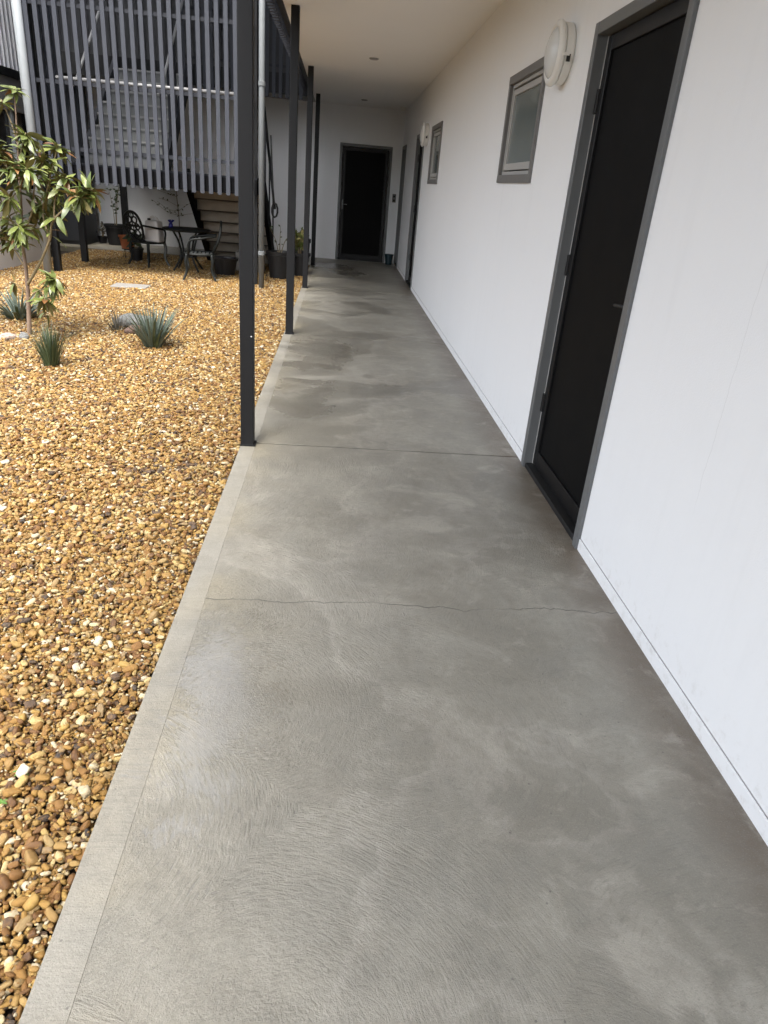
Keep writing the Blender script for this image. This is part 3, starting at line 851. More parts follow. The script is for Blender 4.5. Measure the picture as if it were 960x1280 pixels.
box('sky_block_wall', 'render_grey', nb, -6.4, -6.2, 11.77, 14.85, -0.1, 5.2)  # unseen wall added to block sky light from the left
box('sky_block_return', 'render_grey', nb, -6.4, NX - 0.201, 11.55, 11.75, -0.1, 5.2)  # unseen return closing the same gap to the sky
cb = thing('storage_cabinet', 'tall charcoal storage cupboard against the end wall at the far left', 'cabinet', (-5.12, 14.2, 0))
box('body', 'cabinet', cb, -0.9, 0.5, -0.28, 0.5, -0.004, 2.69, 0.008)
for a in (-0.892, -0.43, 0.032):
    box('door', 'cabinet', cb, a, a + 0.458, -0.298, -0.281, 0.06, 2.6, 0.004)

# ------------------------------------------------------------------ gravel bed
coll = bpy.data.collections.new('pebble_shapes')
def pebble_mesh(i):
    bm = bmesh.new()
    bmesh.ops.create_icosphere(bm, subdivisions=2 if i < 8 else 2, radius=1.0)
    rr = random.Random(100 + i)
    e = rr.uniform(0.5, 0.95)
    seed = Vector((rr.uniform(0, 50), rr.uniform(0, 50), rr.uniform(0, 50)))
    ax = (1.0, rr.uniform(0.68, 0.92), rr.uniform(0.45, 0.72))
    for v in bm.verts:
        p = v.co
        q = Vector([math.copysign(abs(c) ** e, c) for c in p])
        q *= 1.0 + 0.34 * mnoise.noise(p * 1.1 + seed) + 0.12 * mnoise.noise(p * 2.4 + seed)
        v.co = Vector((q.x * ax[0], q.y * ax[1], q.z * ax[2]))
    me = bpy.data.meshes.new('pebble')
    bm.to_mesh(me); bm.free()
    me.polygons.foreach_set('use_smooth', [True] * len(me.polygons))
    me.materials.append(M['pebble'])
    o = bpy.data.objects.new('pebble_shape_%02d' % i, me)
    coll.objects.link(o)
for i in range(12): pebble_mesh(i)

def seen(x, y):
    """keep the stones the courtyard view (and a step to the side of it) can reach"""
    d = y
    lo = -0.78 * d - 1.0
    return (x > lo)
def layer(s, z, keep, rmin, rmax, y0, y1):
    ny = int((y1 - y0) / s); nx = int((4.6 + 0.5) / s)
    gx, gy = np.meshgrid(np.arange(nx), np.arange(ny))
    x = -5.0 + (gx + 0.5 * (gy % 2)) * s + rng.normal(0, s * 0.28, gx.shape)
    yv = y0 + gy * s + rng.normal(0, s * 0.28, gx.shape)
    x = x.ravel(); yv = yv.ravel()
    k = (x > -0.78 * yv - 1.3) & (x > -4.5) & (x < XE - 0.008) & (rng.random(x.size) < keep)
    x, yv = x[k], yv[k]
    sz = rng.uniform(0, 1, x.size) ** 1.7 * (rmax - rmin) + rmin
    zz = z + rng.normal(0, 0.0025, x.size)
    return np.stack([x, yv, zz], 1), sz
parts = [layer(0.0105, -0.020, 0.55, 0.0028, 0.0052, 0.3, 2.6),
         layer(0.0145, -0.032, 1.0, 0.0070, 0.0120, 0.3, 4.5),
         layer(0.0185, -0.023, 0.9, 0.0060, 0.0138, 0.3, 4.5),
         layer(0.040, -0.015, 0.8, 0.0075, 0.0165, 0.3, 4.5),
         layer(0.0185, -0.030, 1.0, 0.0085, 0.014, 4.5, 13.5),
         layer(0.024, -0.020, 0.95, 0.0075, 0.0155, 4.5, 13.5)]
co = np.concatenate([p[0] for p in parts]); sz = np.concatenate([p[1] for p in parts])
# gentle unevenness of the raked bed
co[:, 2] += 0.006 * np.sin(co[:, 0] * 3.1 + 1.3) * np.sin(co[:, 1] * 2.3) + 0.004 * np.sin(co[:, 0] * 9 + co[:, 1] * 6)
edge = np.clip((co[:, 0] - (XE - 0.03)) / 0.03, 0, 1)
co[:, 2] -= edge * 0.010
N = len(co)
gm = bpy.data.meshes.new('gravel')
gm.vertices.add(N)
gm.vertices.foreach_set('co', co.astype(np.float32).ravel())
def add_attr(nm, typ, data):
    a = gm.attributes.new(nm, typ, 'POINT')
    a.data.foreach_set('vector' if typ == 'FLOAT_VECTOR' else 'value', data.ravel())
rot = np.stack([rng.normal(0, 0.38, N), rng.normal(0, 0.38, N), rng.uniform(0, 2 * PI, N)], 1).astype(np.float32)
add_attr('rot', 'FLOAT_VECTOR', rot)
stretch = np.stack([rng.uniform(0.95, 1.45, N), rng.uniform(0.8, 1.1, N), rng.uniform(0.85, 1.15, N)], 1) * sz[:, None]
add_attr('scl', 'FLOAT_VECTOR', stretch.astype(np.float32))
add_attr('idx', 'INT', rng.integers(0, 12, N).astype(np.int32))
rnd = rng.random(N)
for (cx, cy_, rr_) in ((-0.90, 3.42, 0.07), (-0.74, 3.5, 0.05), (-1.6, 2.6, 0.06), (-1.95, 5.6, 0.06)):   # a few pockets of dark stones
    near = ((co[:, 0] - cx) ** 2 + (co[:, 1] - cy_) ** 2 < rr_ ** 2) & (rng.random(N) < 0.55)
    rnd[near] *= 0.06
add_attr('rnd', 'FLOAT', rnd.astype(np.float32))
add_attr('rnd2', 'FLOAT', rng.random(N).astype(np.float32))
gravel = bpy.data.objects.new('gravel', gm)
col.objects.link(gravel)
stuff(gravel)
tag(gravel, 'honey coloured river pebble gravel filling the courtyard left of the walkway', 'gravel')
gm.materials.append(M['pebble'])
ng = bpy.data.node_groups.new('scatter_pebbles', 'GeometryNodeTree')
ng.interface.new_socket('Geometry', in_out='INPUT', socket_type='NodeSocketGeometry')
ng.interface.new_socket('Geometry', in_out='OUTPUT', socket_type='NodeSocketGeometry')
gi = ng.nodes.new('NodeGroupInput'); go_ = ng.nodes.new('NodeGroupOutput')
iop = ng.nodes.new('GeometryNodeInstanceOnPoints')
ci = ng.nodes.new('GeometryNodeCollectionInfo')
ci.inputs['Collection'].default_value = coll
ci.inputs['Separate Children'].default_value = True
ci.inputs['Reset Children'].default_value = True
def nattr(nm, dt):
    a = ng.nodes.new('GeometryNodeInputNamedAttribute'); a.data_type = dt; a.inputs['Name'].default_value = nm
    return a.outputs['Attribute']
ng.links.new(gi.outputs[0], iop.inputs['Points'])
ng.links.new(ci.outputs[0], iop.inputs['Instance'])
iop.inputs['Pick Instance'].default_value = True
ng.links.new(nattr('idx', 'INT'), iop.inputs['Instance Index'])
e2r = ng.nodes.new('FunctionNodeEulerToRotation')
ng.links.new(nattr('rot', 'FLOAT_VECTOR'), e2r.inputs[0])
ng.links.new(e2r.outputs[0], iop.inputs['Rotation'])
ng.links.new(nattr('scl', 'FLOAT_VECTOR'), iop.inputs['Scale'])
ng.links.new(iop.outputs[0], go_.inputs[0])
md = gravel.modifiers.new('scatter', 'NODES'); md.node_group = ng
print('pebbles', N)

# ------------------------------------------------------------------ young magnolia
tree = thing('magnolia_tree', 'young multi-stemmed magnolia with glossy green and bronze leaves at the left', 'tree', (-2.68, 6.35, -0.02))
TO = Vector((-2.68, 6.35, -0.02))
def V(*a): return Vector(a) - TO
def curve(pts, n=6):
    pts = [Vector(p) for p in pts]; out = []
    P = [pts[0] * 2 - pts[1]] + pts + [pts[-1] * 2 - pts[-2]]
    for i in range(1, len(P) - 2):
        for k in range(n):
            t = k / n
            a, b, c, d = P[i - 1], P[i], P[i + 1], P[i + 2]
            out.append(0.5 * ((2 * b) + (c - a) * t + (2 * a - 5 * b + 4 * c - d) * t * t + (3 * b - a - 3 * c + d) * t ** 3))
    out.append(pts[-1]); return out
def limb(name, pts, r0, r1, mat):
    c = curve(pts)
    rads = [r0 + (r1 - r0) * i / (len(c) - 1) for i in range(len(c))]
    rads = [r * (1 + 0.08 * mnoise.noise(Vector((i * 0.7, r0 * 99, 0)))) for i, r in enumerate(rads)]
    MB().tube(c, rads, 8).build(name, mat, tree, smooth=True)
    return c
limb('trunk', [V(-2.67, 6.35, -0.06), V(-2.645, 6.355, 0.2), V(-2.625, 6.35, 0.44), V(-2.62, 6.36, 0.76), V(-2.59, 6.37, 1.15), V(-2.575, 6.4, 1.5), V(-2.55, 6.4, 1.86)], 0.022, 0.005, 'bark')
tips = []   # (position, direction, leaf count, size)
def branch(pts, r0=0.009, r1=0.004, n=9, sz=1.0, mid=True):
    c = limb('branch', pts, r0, r1, 'twig')
    d = (c[-1] - c[-4]).normalized()
    tips.append((c[-1], d, n, sz))
    if mid:
        for f in (0.5, 0.62, 0.74, 0.86, 0.95):
            j = int(len(c) * f); tips.append((c[j], (c[j] - c[max(0, j - 3)]).normalized(), 3, sz * 0.9))
branch([V(-2.63, 6.35, 0.40), V(-2.49, 6.3, 0.58), V(-2.36, 6.25, 0.79), V(-2.30, 6.23, 0.95), V(-2.07, 6.2, 1.13), V(-1.95, 6.15, 1.20)], 0.013, 0.005, 11)
branch([V(-2.30, 6.23, 0.95), V(-2.27, 6.24, 1.12), V(-2.16, 6.22, 1.27)], 0.007, 0.004, 10)
branch([V(-2.12, 6.2, 1.1), V(-2.08, 6.1, 1.14), V(-2.01, 6.06, 1.13)], 0.006, 0.004, 9)
branch([V(-2.36, 6.25, 0.79), V(-2.40, 6.28, 1.0), V(-2.34, 6.3, 1.2), V(-2.27, 6.42, 1.5)], 0.008, 0.004, 10)
branch([V(-2.37, 6.29, 1.15), V(-2.40, 6.2, 1.25), V(-2.42, 6.1, 1.31)], 0.006, 0.004, 9)
branch([V(-2.61, 6.36, 0.80), V(-2.50, 6.33, 1.0), V(-2.44, 6.28, 1.18), V(-2.36, 6.35, 1.40)], 0.009, 0.004, 10)
branch([V(-2.60, 6.37, 1.0), V(-2.56, 6.26, 1.2), V(-2.53, 6.2, 1.34)], 0.007, 0.004, 10)
branch([V(-2.61, 6.36, 0.7), V(-2.70, 6.34, 0.95), V(-2.78, 6.28, 1.13)], 0.008, 0.004, 9)
branch([V(-2.60, 6.37, 1.05), V(-2.68, 6.42, 1.25), V(-2.73, 6.45, 1.42)], 0.008, 0.004, 10)
branch([V(-2.70, 6.43, 1.3), V(-2.78, 6.46, 1.4), V(-2.86, 6.46, 1.5)], 0.006, 0.004, 9)
branch([V(-2.63, 6.35, 0.55), V(-2.72, 6.38, 0.7), V(-2.80, 6.40, 0.82)], 0.007, 0.004, 8)
branch([V(-2.74, 6.38, 0.74), V(-2.86, 6.3, 0.82), V(-2.93, 6.3, 1.0)], 0.006, 0.004, 9)
branch([V(-2.62, 6.36, 0.62), V(-2.58, 6.22, 0.76), V(-2.55, 6.14, 0.90)], 0.007, 0.004, 9)
branch([V(-2.61, 6.37, 0.75), V(-2.56, 6.45, 0.85), V(-2.50, 6.5, 0.97)], 0.007, 0.004, 8)
branch([V(-2.55, 6.46, 0.9), V(-2.47, 6.5, 1.0), V(-2.42, 6.5, 1.12)], 0.006, 0.004, 8)
branch([V(-2.60, 6.37, 1.15), V(-2.60, 6.24, 1.1), V(-2.60, 6.15, 1.08)], 0.006, 0.004, 9, mid=False)
branch([V(-2.575, 6.4, 1.45), V(-2.60, 6.4, 1.6), V(-2.66, 6.4, 1.78)], 0.006, 0.0035, 6, 0.8, mid=False)
branch([V(-2.58, 6.39, 1.35), V(-2.53, 6.36, 1.46), V(-2.48, 6.34, 1.56)], 0.006, 0.0035, 8)
# low shoots by the foot
branch([V(-2.635, 6.35, 0.28), V(-2.54, 6.30, 0.36), V(-2.40, 6.22, 0.42), V(-2.33, 6.2, 0.50)], 0.008, 0.004, 10, 1.05)
branch([V(-2.50, 6.27, 0.37), V(-2.44, 6.2, 0.34), V(-2.42, 6.16, 0.31)], 0.006, 0.004, 7, 1.0, mid=False)
branch([V(-2.44, 6.2, 0.33), V(-2.42, 6.18, 0.24), V(-2.44, 6.15, 0.20)], 0.005, 0.003, 2, 1.0, mid=False)
branch([V(-2.645, 6.35, 0.33), V(-2.70, 6.33, 0.40), V(-2.76, 6.32, 0.43)], 0.006, 0.003, 3, 0.8, mid=False)
tips.append((V(-2.55, 6.4, 1.86), Vector((0, 0, 1)), 10, 0.8))

def leaf_mesh(i):
    rr = random.Random(40 + i)
    L, W = 1.0, rr.uniform(0.29, 0.38)
    droop = rr.uniform(0.15, 0.5); fold = rr.uniform(0.10, 0.28); wav = rr.uniform(-0.03, 0.03)
    m = MB(); nseg = 8
    for k in range(nseg + 1):
        t = k / nseg
        w = W * 0.5 * (math.sin(PI * min(1, t * 0.97 + 0.03) ** 0.85) ** 0.8) if 0 < k < nseg else 0.012
        zc = -droop * t * t
        for sx in (-1, -0.5, 0, 0.5, 1):
            m.v.append((t * L, sx * w, zc + fold * abs(sx) * w + wav * math.sin(t * 9 + sx * 2) * abs(sx)))
    for k in range(nseg):
        for j in range(4):
            a = k * 5 + j
            m.f.append((a, a + 5, a + 6, a + 1))
    me = m.mesh('leaf')
    me.polygons.foreach_set('use_smooth', [True] * len(me.polygons))
    # make the upper (green) side the front
    if me.polygons[4].normal.z < 0:
        me.flip_normals()
    return me
leaves_g = []; leaves_b = []
for i in range(6):
    me = leaf_mesh(i); me.materials.append(M['leaf']); leaves_g.append(me)
for i in range(3):
    me = leaf_mesh(i + 20); me.materials.append(M['leaf_bronze']); leaves_b.append(me)
rl = random.Random(5)
nleaf = 0; extra = []
for (p, d, n, s) in tips:
    base_a = rl.uniform(0, 6.28)
    for k in range(int(n * 1.9)):
        
        a = base_a + k * 2.4
        u = d.orthogonal().normalized(); w = d.cross(u)
        out = (u * math.cos(a) + w * math.sin(a))
        lift = rl.uniform(-0.25, 0.75)
        dirv = (out + d * lift + Vector((0, 0, rl.uniform(-0.75, 0.1)))).normalized()
        x_ax = dirv
        zr = Vector((rl.gauss(0, 0.35), rl.gauss(0, 0.35), 1))
        y_ax = zr.cross(x_ax).normalized()
        z_ax = x_ax.cross(y_ax)
        sc_ = s * rl.uniform(0.10, 0.165)
        me = rl.choice(leaves_b) if rl.random() < 0.06 else rl.choice(leaves_g)
        o = bpy.data.objects.new('leaf', me); col.objects.link(o); o.parent = tree
        start = p - d * rl.uniform(0, 0.05) + out * 0.006
        mloc = Matrix.Translation(start) @ Matrix((x_ax, y_ax, z_ax)).transposed().to_4x4() @ Matrix.Diagonal((sc_, sc_ * rl.uniform(0.85, 1.1), sc_, 1))
        o.matrix_basis = mloc
        nleaf += 1
        if nleaf > 300: extra.append((o, mloc))
# leaves past three hundred are joined into one part
jm = {'leaf': MB(), 'leaf_bronze': MB()}
for (o, mtx) in extra:
    t_ = jm['leaf_bronze' if o.data in leaves_b else 'leaf']
    b0 = len(t_.v)
    t_.v += [tuple(mtx @ v.co) for v in o.data.vertices]
    t_.f += [tuple(b0 + i for i in f.vertices) for f in o.data.polygons]
    bpy.data.objects.remove(o)
for k_, t_ in jm.items():
    if t_.v: stuff(t_.build('inner_foliage', k_, tree, smooth=True))
print('leaves', nleaf)

# ------------------------------------------------------------------ clumping plants
def clump(name, label, cat, loc, n, h, spread, w, mat, seed, stiff=0.6, dry=None):
    rr = random.Random(seed)
    t = thing(name, label, cat, loc)
    m = MB(); md_ = MB()
    for i in range(n):
        a = rr.uniform(0, 2 * PI)
        q = rr.random() ** 0.6
        lean = spread * q
        L = h * rr.uniform(0.7, 1.08) * (1.0 if q < 0.8 else 0.9)
        bx, by = 0.035 * q * math.cos(a) * spread * 2, 0.035 * q * math.sin(a) * spread * 2
        dx, dy = math.cos(a), math.sin(a)
        tx, ty = -dy, dx
        tw = rr.uniform(-0.5, 0.5)
        tgt = md_ if (dry and rr.random() < 0.14) else m
        b = len(tgt.v); ns = 5
        for k in range(ns + 1):
            f = k / ns
            ang = lean * (0.55 + (1 - stiff) * f)
            r_ = L * f * math.sin(ang); zz = L * f * math.cos(ang)
            ww = w * (1 - f ** 2.2) * 0.5 + 0.0004
            c_, s_ = math.cos(tw), math.sin(tw)
            ex, ey = tx * c_ + dx * s_, ty * c_ + dy * s_
            for sg in (-1, 0, 1):
                tgt.v.append((bx + dx * r_ + ex * ww * sg - (dx * 0.25 * ww if sg == 0 else 0), by + dy * r_ + ey * ww * sg - (dy * 0.25 * ww if sg == 0 else 0), zz))
        for k in range(ns):
            for j in range(2):
                p = b + k * 3 + j
                tgt.f.append((p, p + 1, p + 4, p + 3))
    stuff(m.build('blades', mat, t, smooth=True))
    if dry and md_.v:
        stuff(md_.build('dry_blades', dry, t, smooth=True))
    return t
clump('yucca_plant', 'spiky blue-green yucca rosette alone in the gravel in front of the posts', 'plant', (-1.575, 6.22, -0.03), 95, 0.40, 1.05, 0.022, 'blade_blue', 3, 0.75, 'blade_green')
clump('grass_tuft', 'upright dark green grass tuft in front of the magnolia trunk', 'plant', (-2.12, 5.36, -0.03), 170, 0.32, 0.62, 0.008, 'blade_green', 4, 0.7, 'blade_blue')
clump('small_tuft', 'small wispy grey-green tuft beside the blue-grey rock', 'plant', (-2.04, 6.80, -0.03), 60, 0.19, 0.8, 0.007, 'blade_dry', 5, 0.6)
clump('agave_plant', 'broad bladed grey-green plant at the left edge behind the tree trunk', 'plant', (-3.02, 7.02, -0.03), 80, 0.34, 1.3, 0.03, 'blade_blue', 6, 0.6, 'blade_green')

def rock(name, label, loc, dims, mat, seed, rz=0.0):
    bm = bmesh.new(); bmesh.ops.create_icosphere(bm, subdivisions=3, radius=1.0)
    s = Vector((seed * 3.1, seed * 1.7, seed))
    for v in bm.verts:
        p = v.co.copy()
        f = 1 + 0.28 * mnoise.noise(p * 1.2 + s) + 0.12 * mnoise.noise(p * 3.0 + s)
        cell = mnoise.cell(p * 1.3 + s) * 0.06
        v.co = Vector((p.x * dims[0], p.y * dims[1], p.z * dims[2])) * (f + cell)
    me = bpy.data.meshes.new(name); bm.to_mesh(me); bm.free()
    o = link(name, me, mat); o.location = loc; o.rotation_euler = (0, 0, rz)
    return tag(o, label, 'rock')
rock('rock', 'smooth blue-grey rock behind the yucca', (-1.93, 7.05, 0.0), (0.17, 0.10, 0.09), 'bluestone', 2, 0.3)
rock('rock', 'reddish brown rock between the small tuft and the yucca', (-1.86, 6.73, -0.01), (0.11, 0.07, 0.06), 'brownstone', 5, 0.2)
rock('rock', 'pale pinkish rock left of the magnolia trunk', (-2.79, 6.22, -0.03), (0.08, 0.055, 0.045), 'pinkstone', 8, 0.5)
rock('rock', 'small dark stone tucked against the magnolia trunk', (-2.66, 6.22, -0.01), (0.045, 0.035, 0.035), 'bluestone', 11)
# stepping stone lying in the gravel
tag(box('stepping_stone', 'paver', None, -2.86, -2.42, 9.36, 9.66, -0.05, -0.004, 0.012), 'flat grey concrete stepping stone in the gravel before the stair', 'paver')
def weed(x, y, s, seed, label):
    t = thing('weed', label, 'weed', (x, y, -0.012))
    rr = random.Random(seed)
    for k in range(5):
        a = k * 1.3 + rr.random(); d = Vector((math.cos(a), math.sin(a), 0.5)).normalized()
        o = bpy.data.objects.new('leaf', weed_me); col.objects.link(o); o.parent = t
        o.location = (0, 0, 0.004); o.rotation_euler = (0, -0.35, a); o.scale = (s, s * 1.4, s)
weed_me = leaf_mesh(60); weed_me.materials.append(M['leaf_lime'])
weed(-0.735, 1.36, 0.022, 1, 'tiny bright green weed sprouting from the gravel near the left border')
weed(-0.742, 1.26, 0.014, 2, 'even smaller green weed just below the other one')

# ------------------------------------------------------------------ garden setting under the stair
def bistro_chair(label, loc, rz, lit_parts):
    c = thing('garden_chair', label, 'chair', loc, rz, 'cast garden chairs under the stair')
    sh = 0.345
    # seat: rim with slats, one casting
    s = MB()
    ring = [(0.21 * math.copysign(abs(math.cos(a)) ** 0.6, math.cos(a)), 0.20 * math.copysign(abs(math.sin(a)) ** 0.6, math.sin(a)), sh) for a in [2 * PI * k / 24 for k in range(25)]]
    s.tube(ring, 0.017, 6)
    s.build('seat_rim', 'cast', c, smooth=True)
    for k in range(7):
        y = -0.165 + k * 0.055
        hw = 0.205 if abs(y) < 0.14 else 0.17
        box('seat_slat', 'cast_lit' if lit_parts else 'cast', c, -hw, hw, y - 0.018, y + 0.018, sh - 0.006, sh + 0.008, 0.003)
    # back: oval of scrollwork, leaning back along -Y (the chair faces +Y)
    b = MB()
    def bk(u, v):     # u across, v up 0..1
        return (u, -0.19 - 0.12 * v - 0.03 * math.sin(v * PI), sh + 0.02 + 0.42 * v)
    rim = [bk(0.185 * math.sin(a), 0.5 - 0.5 * math.cos(a)) for a in [2 * PI * k / 28 for k in range(29)]]
    b.tube(rim, 0.018, 6)
    for (cu, cv, r) in ((0, 0.5, 0.07), (-0.085, 0.5, 0.045), (0.085, 0.5, 0.045), (-0.055, 0.72, 0.05), (0.055, 0.72, 0.05), (-0.055, 0.28, 0.05), (0.055, 0.28, 0.05), (0, 0.87, 0.045), (0, 0.14, 0.045)):
        b.tube([bk(cu + r * math.cos(a), cv + r / 0.46 * math.sin(a)) for a in [2 * PI * k / 12 for k in range(13)]], 0.012, 5)
    b.tube([bk(0, t / 8) for t in range(9)], 0.008, 5)
    b.tube([bk(-0.17 + 0.34 * t / 8, 0.5) for t in range(9)], 0.008, 5)
    b.build('backrest', 'cast', c, smooth=True)
    for sx in (-1, 1):
        MB().tube(curve([(sx * 0.16, -0.24, sh + 0.25), (sx * 0.25, -0.05, sh + 0.22), (sx * 0.25, 0.12, sh + 0.18), (sx * 0.21, 0.15, sh + 0.01)], 5), 0.015, 6).build('arm', 'cast', c, smooth=True)
        for sy in (-1, 1):
            MB().tube(curve([(sx * 0.18, sy * 0.17, sh), (sx * 0.19, sy * 0.185, sh * 0.7), (sx * 0.175, sy * 0.175, sh * 0.35), (sx * 0.22, sy * 0.23, -0.02)], 5), [0.023] * 11 + [0.017] * 5, 6).build('leg', 'cast_lit' if sx > 0 and sy > 0 or (lit_parts and sy < 0 and sx > 0) else 'cast', c, smooth=True)
    return c
bistro_chair('ornate black garden chair with a round scrolled back, holding the jerrycan', (-2.98, 11.85, -0.02), -0.55, False)
bistro_chair('dark garden chair with pale slatted seat standing side-on before the timber stair', (-1.98, 10.72, -0.02), 1.72, True)

tb = thing('garden_table', 'round black cast garden table between the two chairs', 'table', (-2.30, 11.5, -0.02))
MB().lathe([(0.001, 0.575), (0.33, 0.575), (0.355, 0.585), (0.36, 0.6), (0.35, 0.61), (0.001, 0.61)], 32).build('table_top', 'cast', tb)
for k in range(4):
    a = PI / 4 + k * PI / 2
    ca, sa = math.cos(a), math.sin(a)
    MB().tube(curve([(0.24 * ca, 0.24 * sa, 0.575), (0.15 * ca, 0.15 * sa, 0.42), (0.12 * ca, 0.12 * sa, 0.22), (0.27 * ca, 0.27 * sa, 0.0)], 5), 0.016, 6).build('leg', 'cast', tb, smooth=True)
MB().lathe([(0.11, 0.20), (0.135, 0.205), (0.135, 0.22), (0.11, 0.225)], 20).build('leg_ring', 'cast', tb)

vs = thing('blue_vase', 'little deep blue ornament standing on the garden table', 'ornament', (-2.53, 11.47, 0.59))
MB().lathe([(0.025, 0.0), (0.035, 0.01), (0.03, 0.05), (0.012, 0.065)], 16).build('body', 'blue', vs, smooth=True)
for k in range(3):
    a = k * 2.1
    MB().tube([(0, 0, 0.06), (0.03 * math.cos(a), 0.03 * math.sin(a), 0.095), (0.055 * math.cos(a), 0.055 * math.sin(a), 0.10)], [0.01, 0.018, 0.006], 8).build('petal', 'blue', vs, smooth=True)

jc = thing('jerrycan', 'pale grey plastic jerrycan with moulded handle on the round-backed chair', 'jerrycan', (-2.86, 11.80, 0.336), -0.3)
bm = bmesh.new(); bmesh.ops.create_cube(bm, size=1.0)
for v in bm.verts:
    top = v.co.z > 0
    v.co = Vector((v.co.x * (0.255 if not top else 0.21), v.co.y * 0.18, 0.0 if not top else 0.31))
bmesh.ops.bevel(bm, geom=list(bm.edges), offset=0.035, segments=3, profile=0.6, affect='EDGES')
me = bpy.data.meshes.new('body'); bm.to_mesh(me); bm.free()
me.polygons.foreach_set('use_smooth', [True] * len(me.polygons))
link('body', me, 'can', jc)
MB().tube(curve([(-0.055, 0, 0.29), (-0.05, 0, 0.345), (0.0, 0, 0.365), (0.055, 0, 0.345), (0.085, 0, 0.29)], 5), 0.015, 8).build('handle', 'can', jc, smooth=True)
MB().lathe([(0.024, 0.0), (0.024, 0.03), (0.02, 0.034)], 16, c=(-0.06, -0.03, 0.305)).build('cap', 'black_plastic', jc)
for z in (0.08, 0.14, 0.20):
    box('rib', 'can', jc, 0.10, 0.132 - z * 0.09, -0.05, 0.05, z, z + 0.018, 0.004)

def pot(name, label, loc, r, h, mat, group=None, plant=None, seed=1):
    p = thing(name, label, 'plant pot', loc, 0, group)
    MB().lathe([(r * 0.001, 0.0), (r * 0.72, 0.0), (r * 0.93, h * 0.86), (r * 1.03, h * 0.87), (r * 1.05, h), (r * 0.95, h), (r * 0.90, h * 0.88), (r * 0.001, h * 0.88)], 28).build('pot', mat, p)
    MB().lathe([(r * 0.001, h * 0.885), (r * 0.885, h * 0.885), (r * 0.8, h * 0.91), (r * 0.001, h * 0.93)], 20).build('soil', 'soil', p)
    rr = random.Random(seed)
    if plant:
        hh, nst, spread, leafn, lsz, lm = plant
        lv = MB()
        for k in range(nst):
            a = rr.uniform(0, 6.28); sp = spread * rr.uniform(0.5, 1)
            pts = [(0.02 * math.cos(a), 0.02 * math.sin(a), h * 0.9), (sp * 0.4 * math.cos(a), sp * 0.4 * math.sin(a), h + hh * 0.45), (sp * math.cos(a), sp * math.sin(a), h + hh * rr.uniform(0.8, 1))]
            c = curve(pts, 6)
            MB().tube(c, [0.007 - 0.005 * i / len(c) for i in range(len(c))], 6).build('stem', 'twig', p, smooth=True)
            for q in range(leafn):
                i = rr.randrange(len(c) // 3, len(c)); b_ = Vector(c[i])
                d = Vector((rr.gauss(0, 1), rr.gauss(0, 1), rr.gauss(0.1, 0.6))).normalized()
                s_ = d.orthogonal().normalized() * lsz * 0.28
                L = lsz * rr.uniform(0.7, 1.2)
                n0 = len(lv.v)
                mid = b_ + d * L * 0.5 + Vector((0, 0, 0.1 * lsz))
                lv.v += [tuple(b_), tuple(mid + s_), tuple(b_ + d * L), tuple(mid - s_)]
                lv.f.append((n0, n0 + 1, n0 + 2, n0 + 3))
        if lv.v:
            stuff(lv.build('foliage', lm, p))
    return p
pot('potted_shrub', 'tall black pot with a thin leafless-looking shrub against the end wall', (-4.20, 14.42, -0.003), 0.21, 0.36, 'black_plastic', None, (0.66, 4, 0.20, 14, 0.07, 'leaf_dull'), 3)
pot('potted_seedling', 'low dark pot with a small sprouting plant right of the cabinet', (-4.50, 14.55, -0.003), 0.09, 0.12, 'black_plastic', None, (0.22, 5, 0.10, 6, 0.07, 'blade_dry'), 4)
pot('empty_pot', 'squat black pot close beside the charcoal cabinet', (-4.72, 14.62, -0.003), 0.11, 0.2, 'black_plastic')
tp = pot('terracotta_pot', 'orange terracotta pot on a thin wire stand beside the round-backed chair', (-3.50, 12.6, 0.13), 0.135, 0.2, 'terracotta')
for k in range(3):
    a = k * 2.09 + 0.4
    MB().tube([(0.09 * math.cos(a), 0.09 * math.sin(a), 0.0), (0.13 * math.cos(a), 0.13 * math.sin(a), -0.15)], 0.006, 6).build('stand_leg', 'cast', tp)
MB().lathe([(0.088, -0.012), (0.1, -0.012), (0.1, -0.001), (0.088, -0.001)], 20).build('stand_ring', 'cast', tp)
pot('potted_succulent', 'dark pot with pointed dark leaves between the terracotta pot and the chair', (-3.28, 12.3, -0.02), 0.11, 0.2, 'black_plastic', None, (0.2, 7, 0.13, 5, 0.14, 'blade_green'), 9)
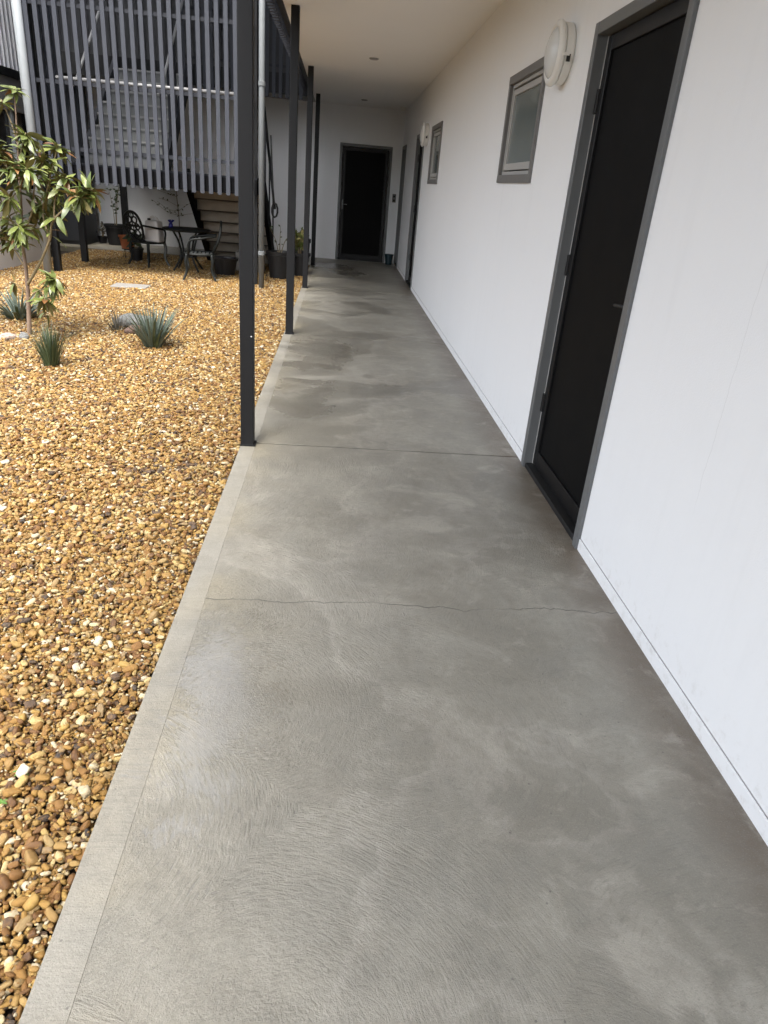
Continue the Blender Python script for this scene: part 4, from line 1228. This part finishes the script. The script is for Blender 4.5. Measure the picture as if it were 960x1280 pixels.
pot('planter_tub', 'large black tub at the stair foot with a bare pale stem', (-0.90, 11.45, -0.03), 0.2, 0.40, 'black_plastic', None, (0.34, 3, 0.22, 5, 0.05, 'leaf_dull'), 5)
pot('planter_tub', 'black tub behind the second post with a yellow-green leafy plant', (-0.62, 11.95, -0.03), 0.17, 0.36, 'black_plastic', None, (0.32, 9, 0.14, 16, 0.09, 'leaf'), 6)
pot('planter_tub', 'black tub half hidden behind the third post', (-0.66, 13.0, -0.03), 0.17, 0.5, 'black_plastic')
pot('teal_pot', 'small dark teal pot on the concrete beside the far door', (1.0, 14.58, 0.001), 0.085, 0.19, 'teal')
pot('black_pot', 'low black pot in the shade under the timber stair flight', (-1.72, 11.35, -0.03), 0.2, 0.26, 'black_plastic')

# leafless climber trained on the end wall
vine = thing('wall_climber', 'thin twiggy climber spread on the white end wall behind the table', 'plant', (-3.12, 14.78, -0.004))
rv = random.Random(21)
tw = MB(); lf = MB()
stem = curve([(0, 0, 0), (0.02, 0.02, 0.5), (-0.01, 0.03, 1.0), (0.03, 0.03, 1.6)], 6)
MB().tube(stem, 0.008, 6).build('stem', 'bark', vine, smooth=True)
for k in range(16):
    i = rv.randrange(6, len(stem)); b_ = Vector(stem[i]); sg = rv.choice((-1, -1, 1))
    e_ = b_ + Vector((sg * rv.uniform(0.15, 0.5), rv.uniform(-0.03, 0.02), rv.uniform(0.0, 0.3)))
    c = curve([b_, (b_ + e_) / 2 + Vector((0, 0, rv.uniform(-0.08, 0.05))), e_], 5)
    tw.tube(c, 0.0028, 5)
    for q in range(5):
        p0 = Vector(rv.choice(c)); d = Vector((rv.gauss(0, 1), rv.gauss(-0.2, 0.4), rv.gauss(0, 0.8))).normalized() * 0.05; s_ = d.orthogonal().normalized() * 0.014
        n0 = len(lf.v); lf.v += [tuple(p0), tuple(p0 + d * 0.5 + s_), tuple(p0 + d), tuple(p0 + d * 0.5 - s_)]; lf.f.append((n0, n0 + 1, n0 + 2, n0 + 3))
stuff(tw.build('twigs', 'twig', vine, smooth=True)); stuff(lf.build('foliage', 'leaf_dull', vine))
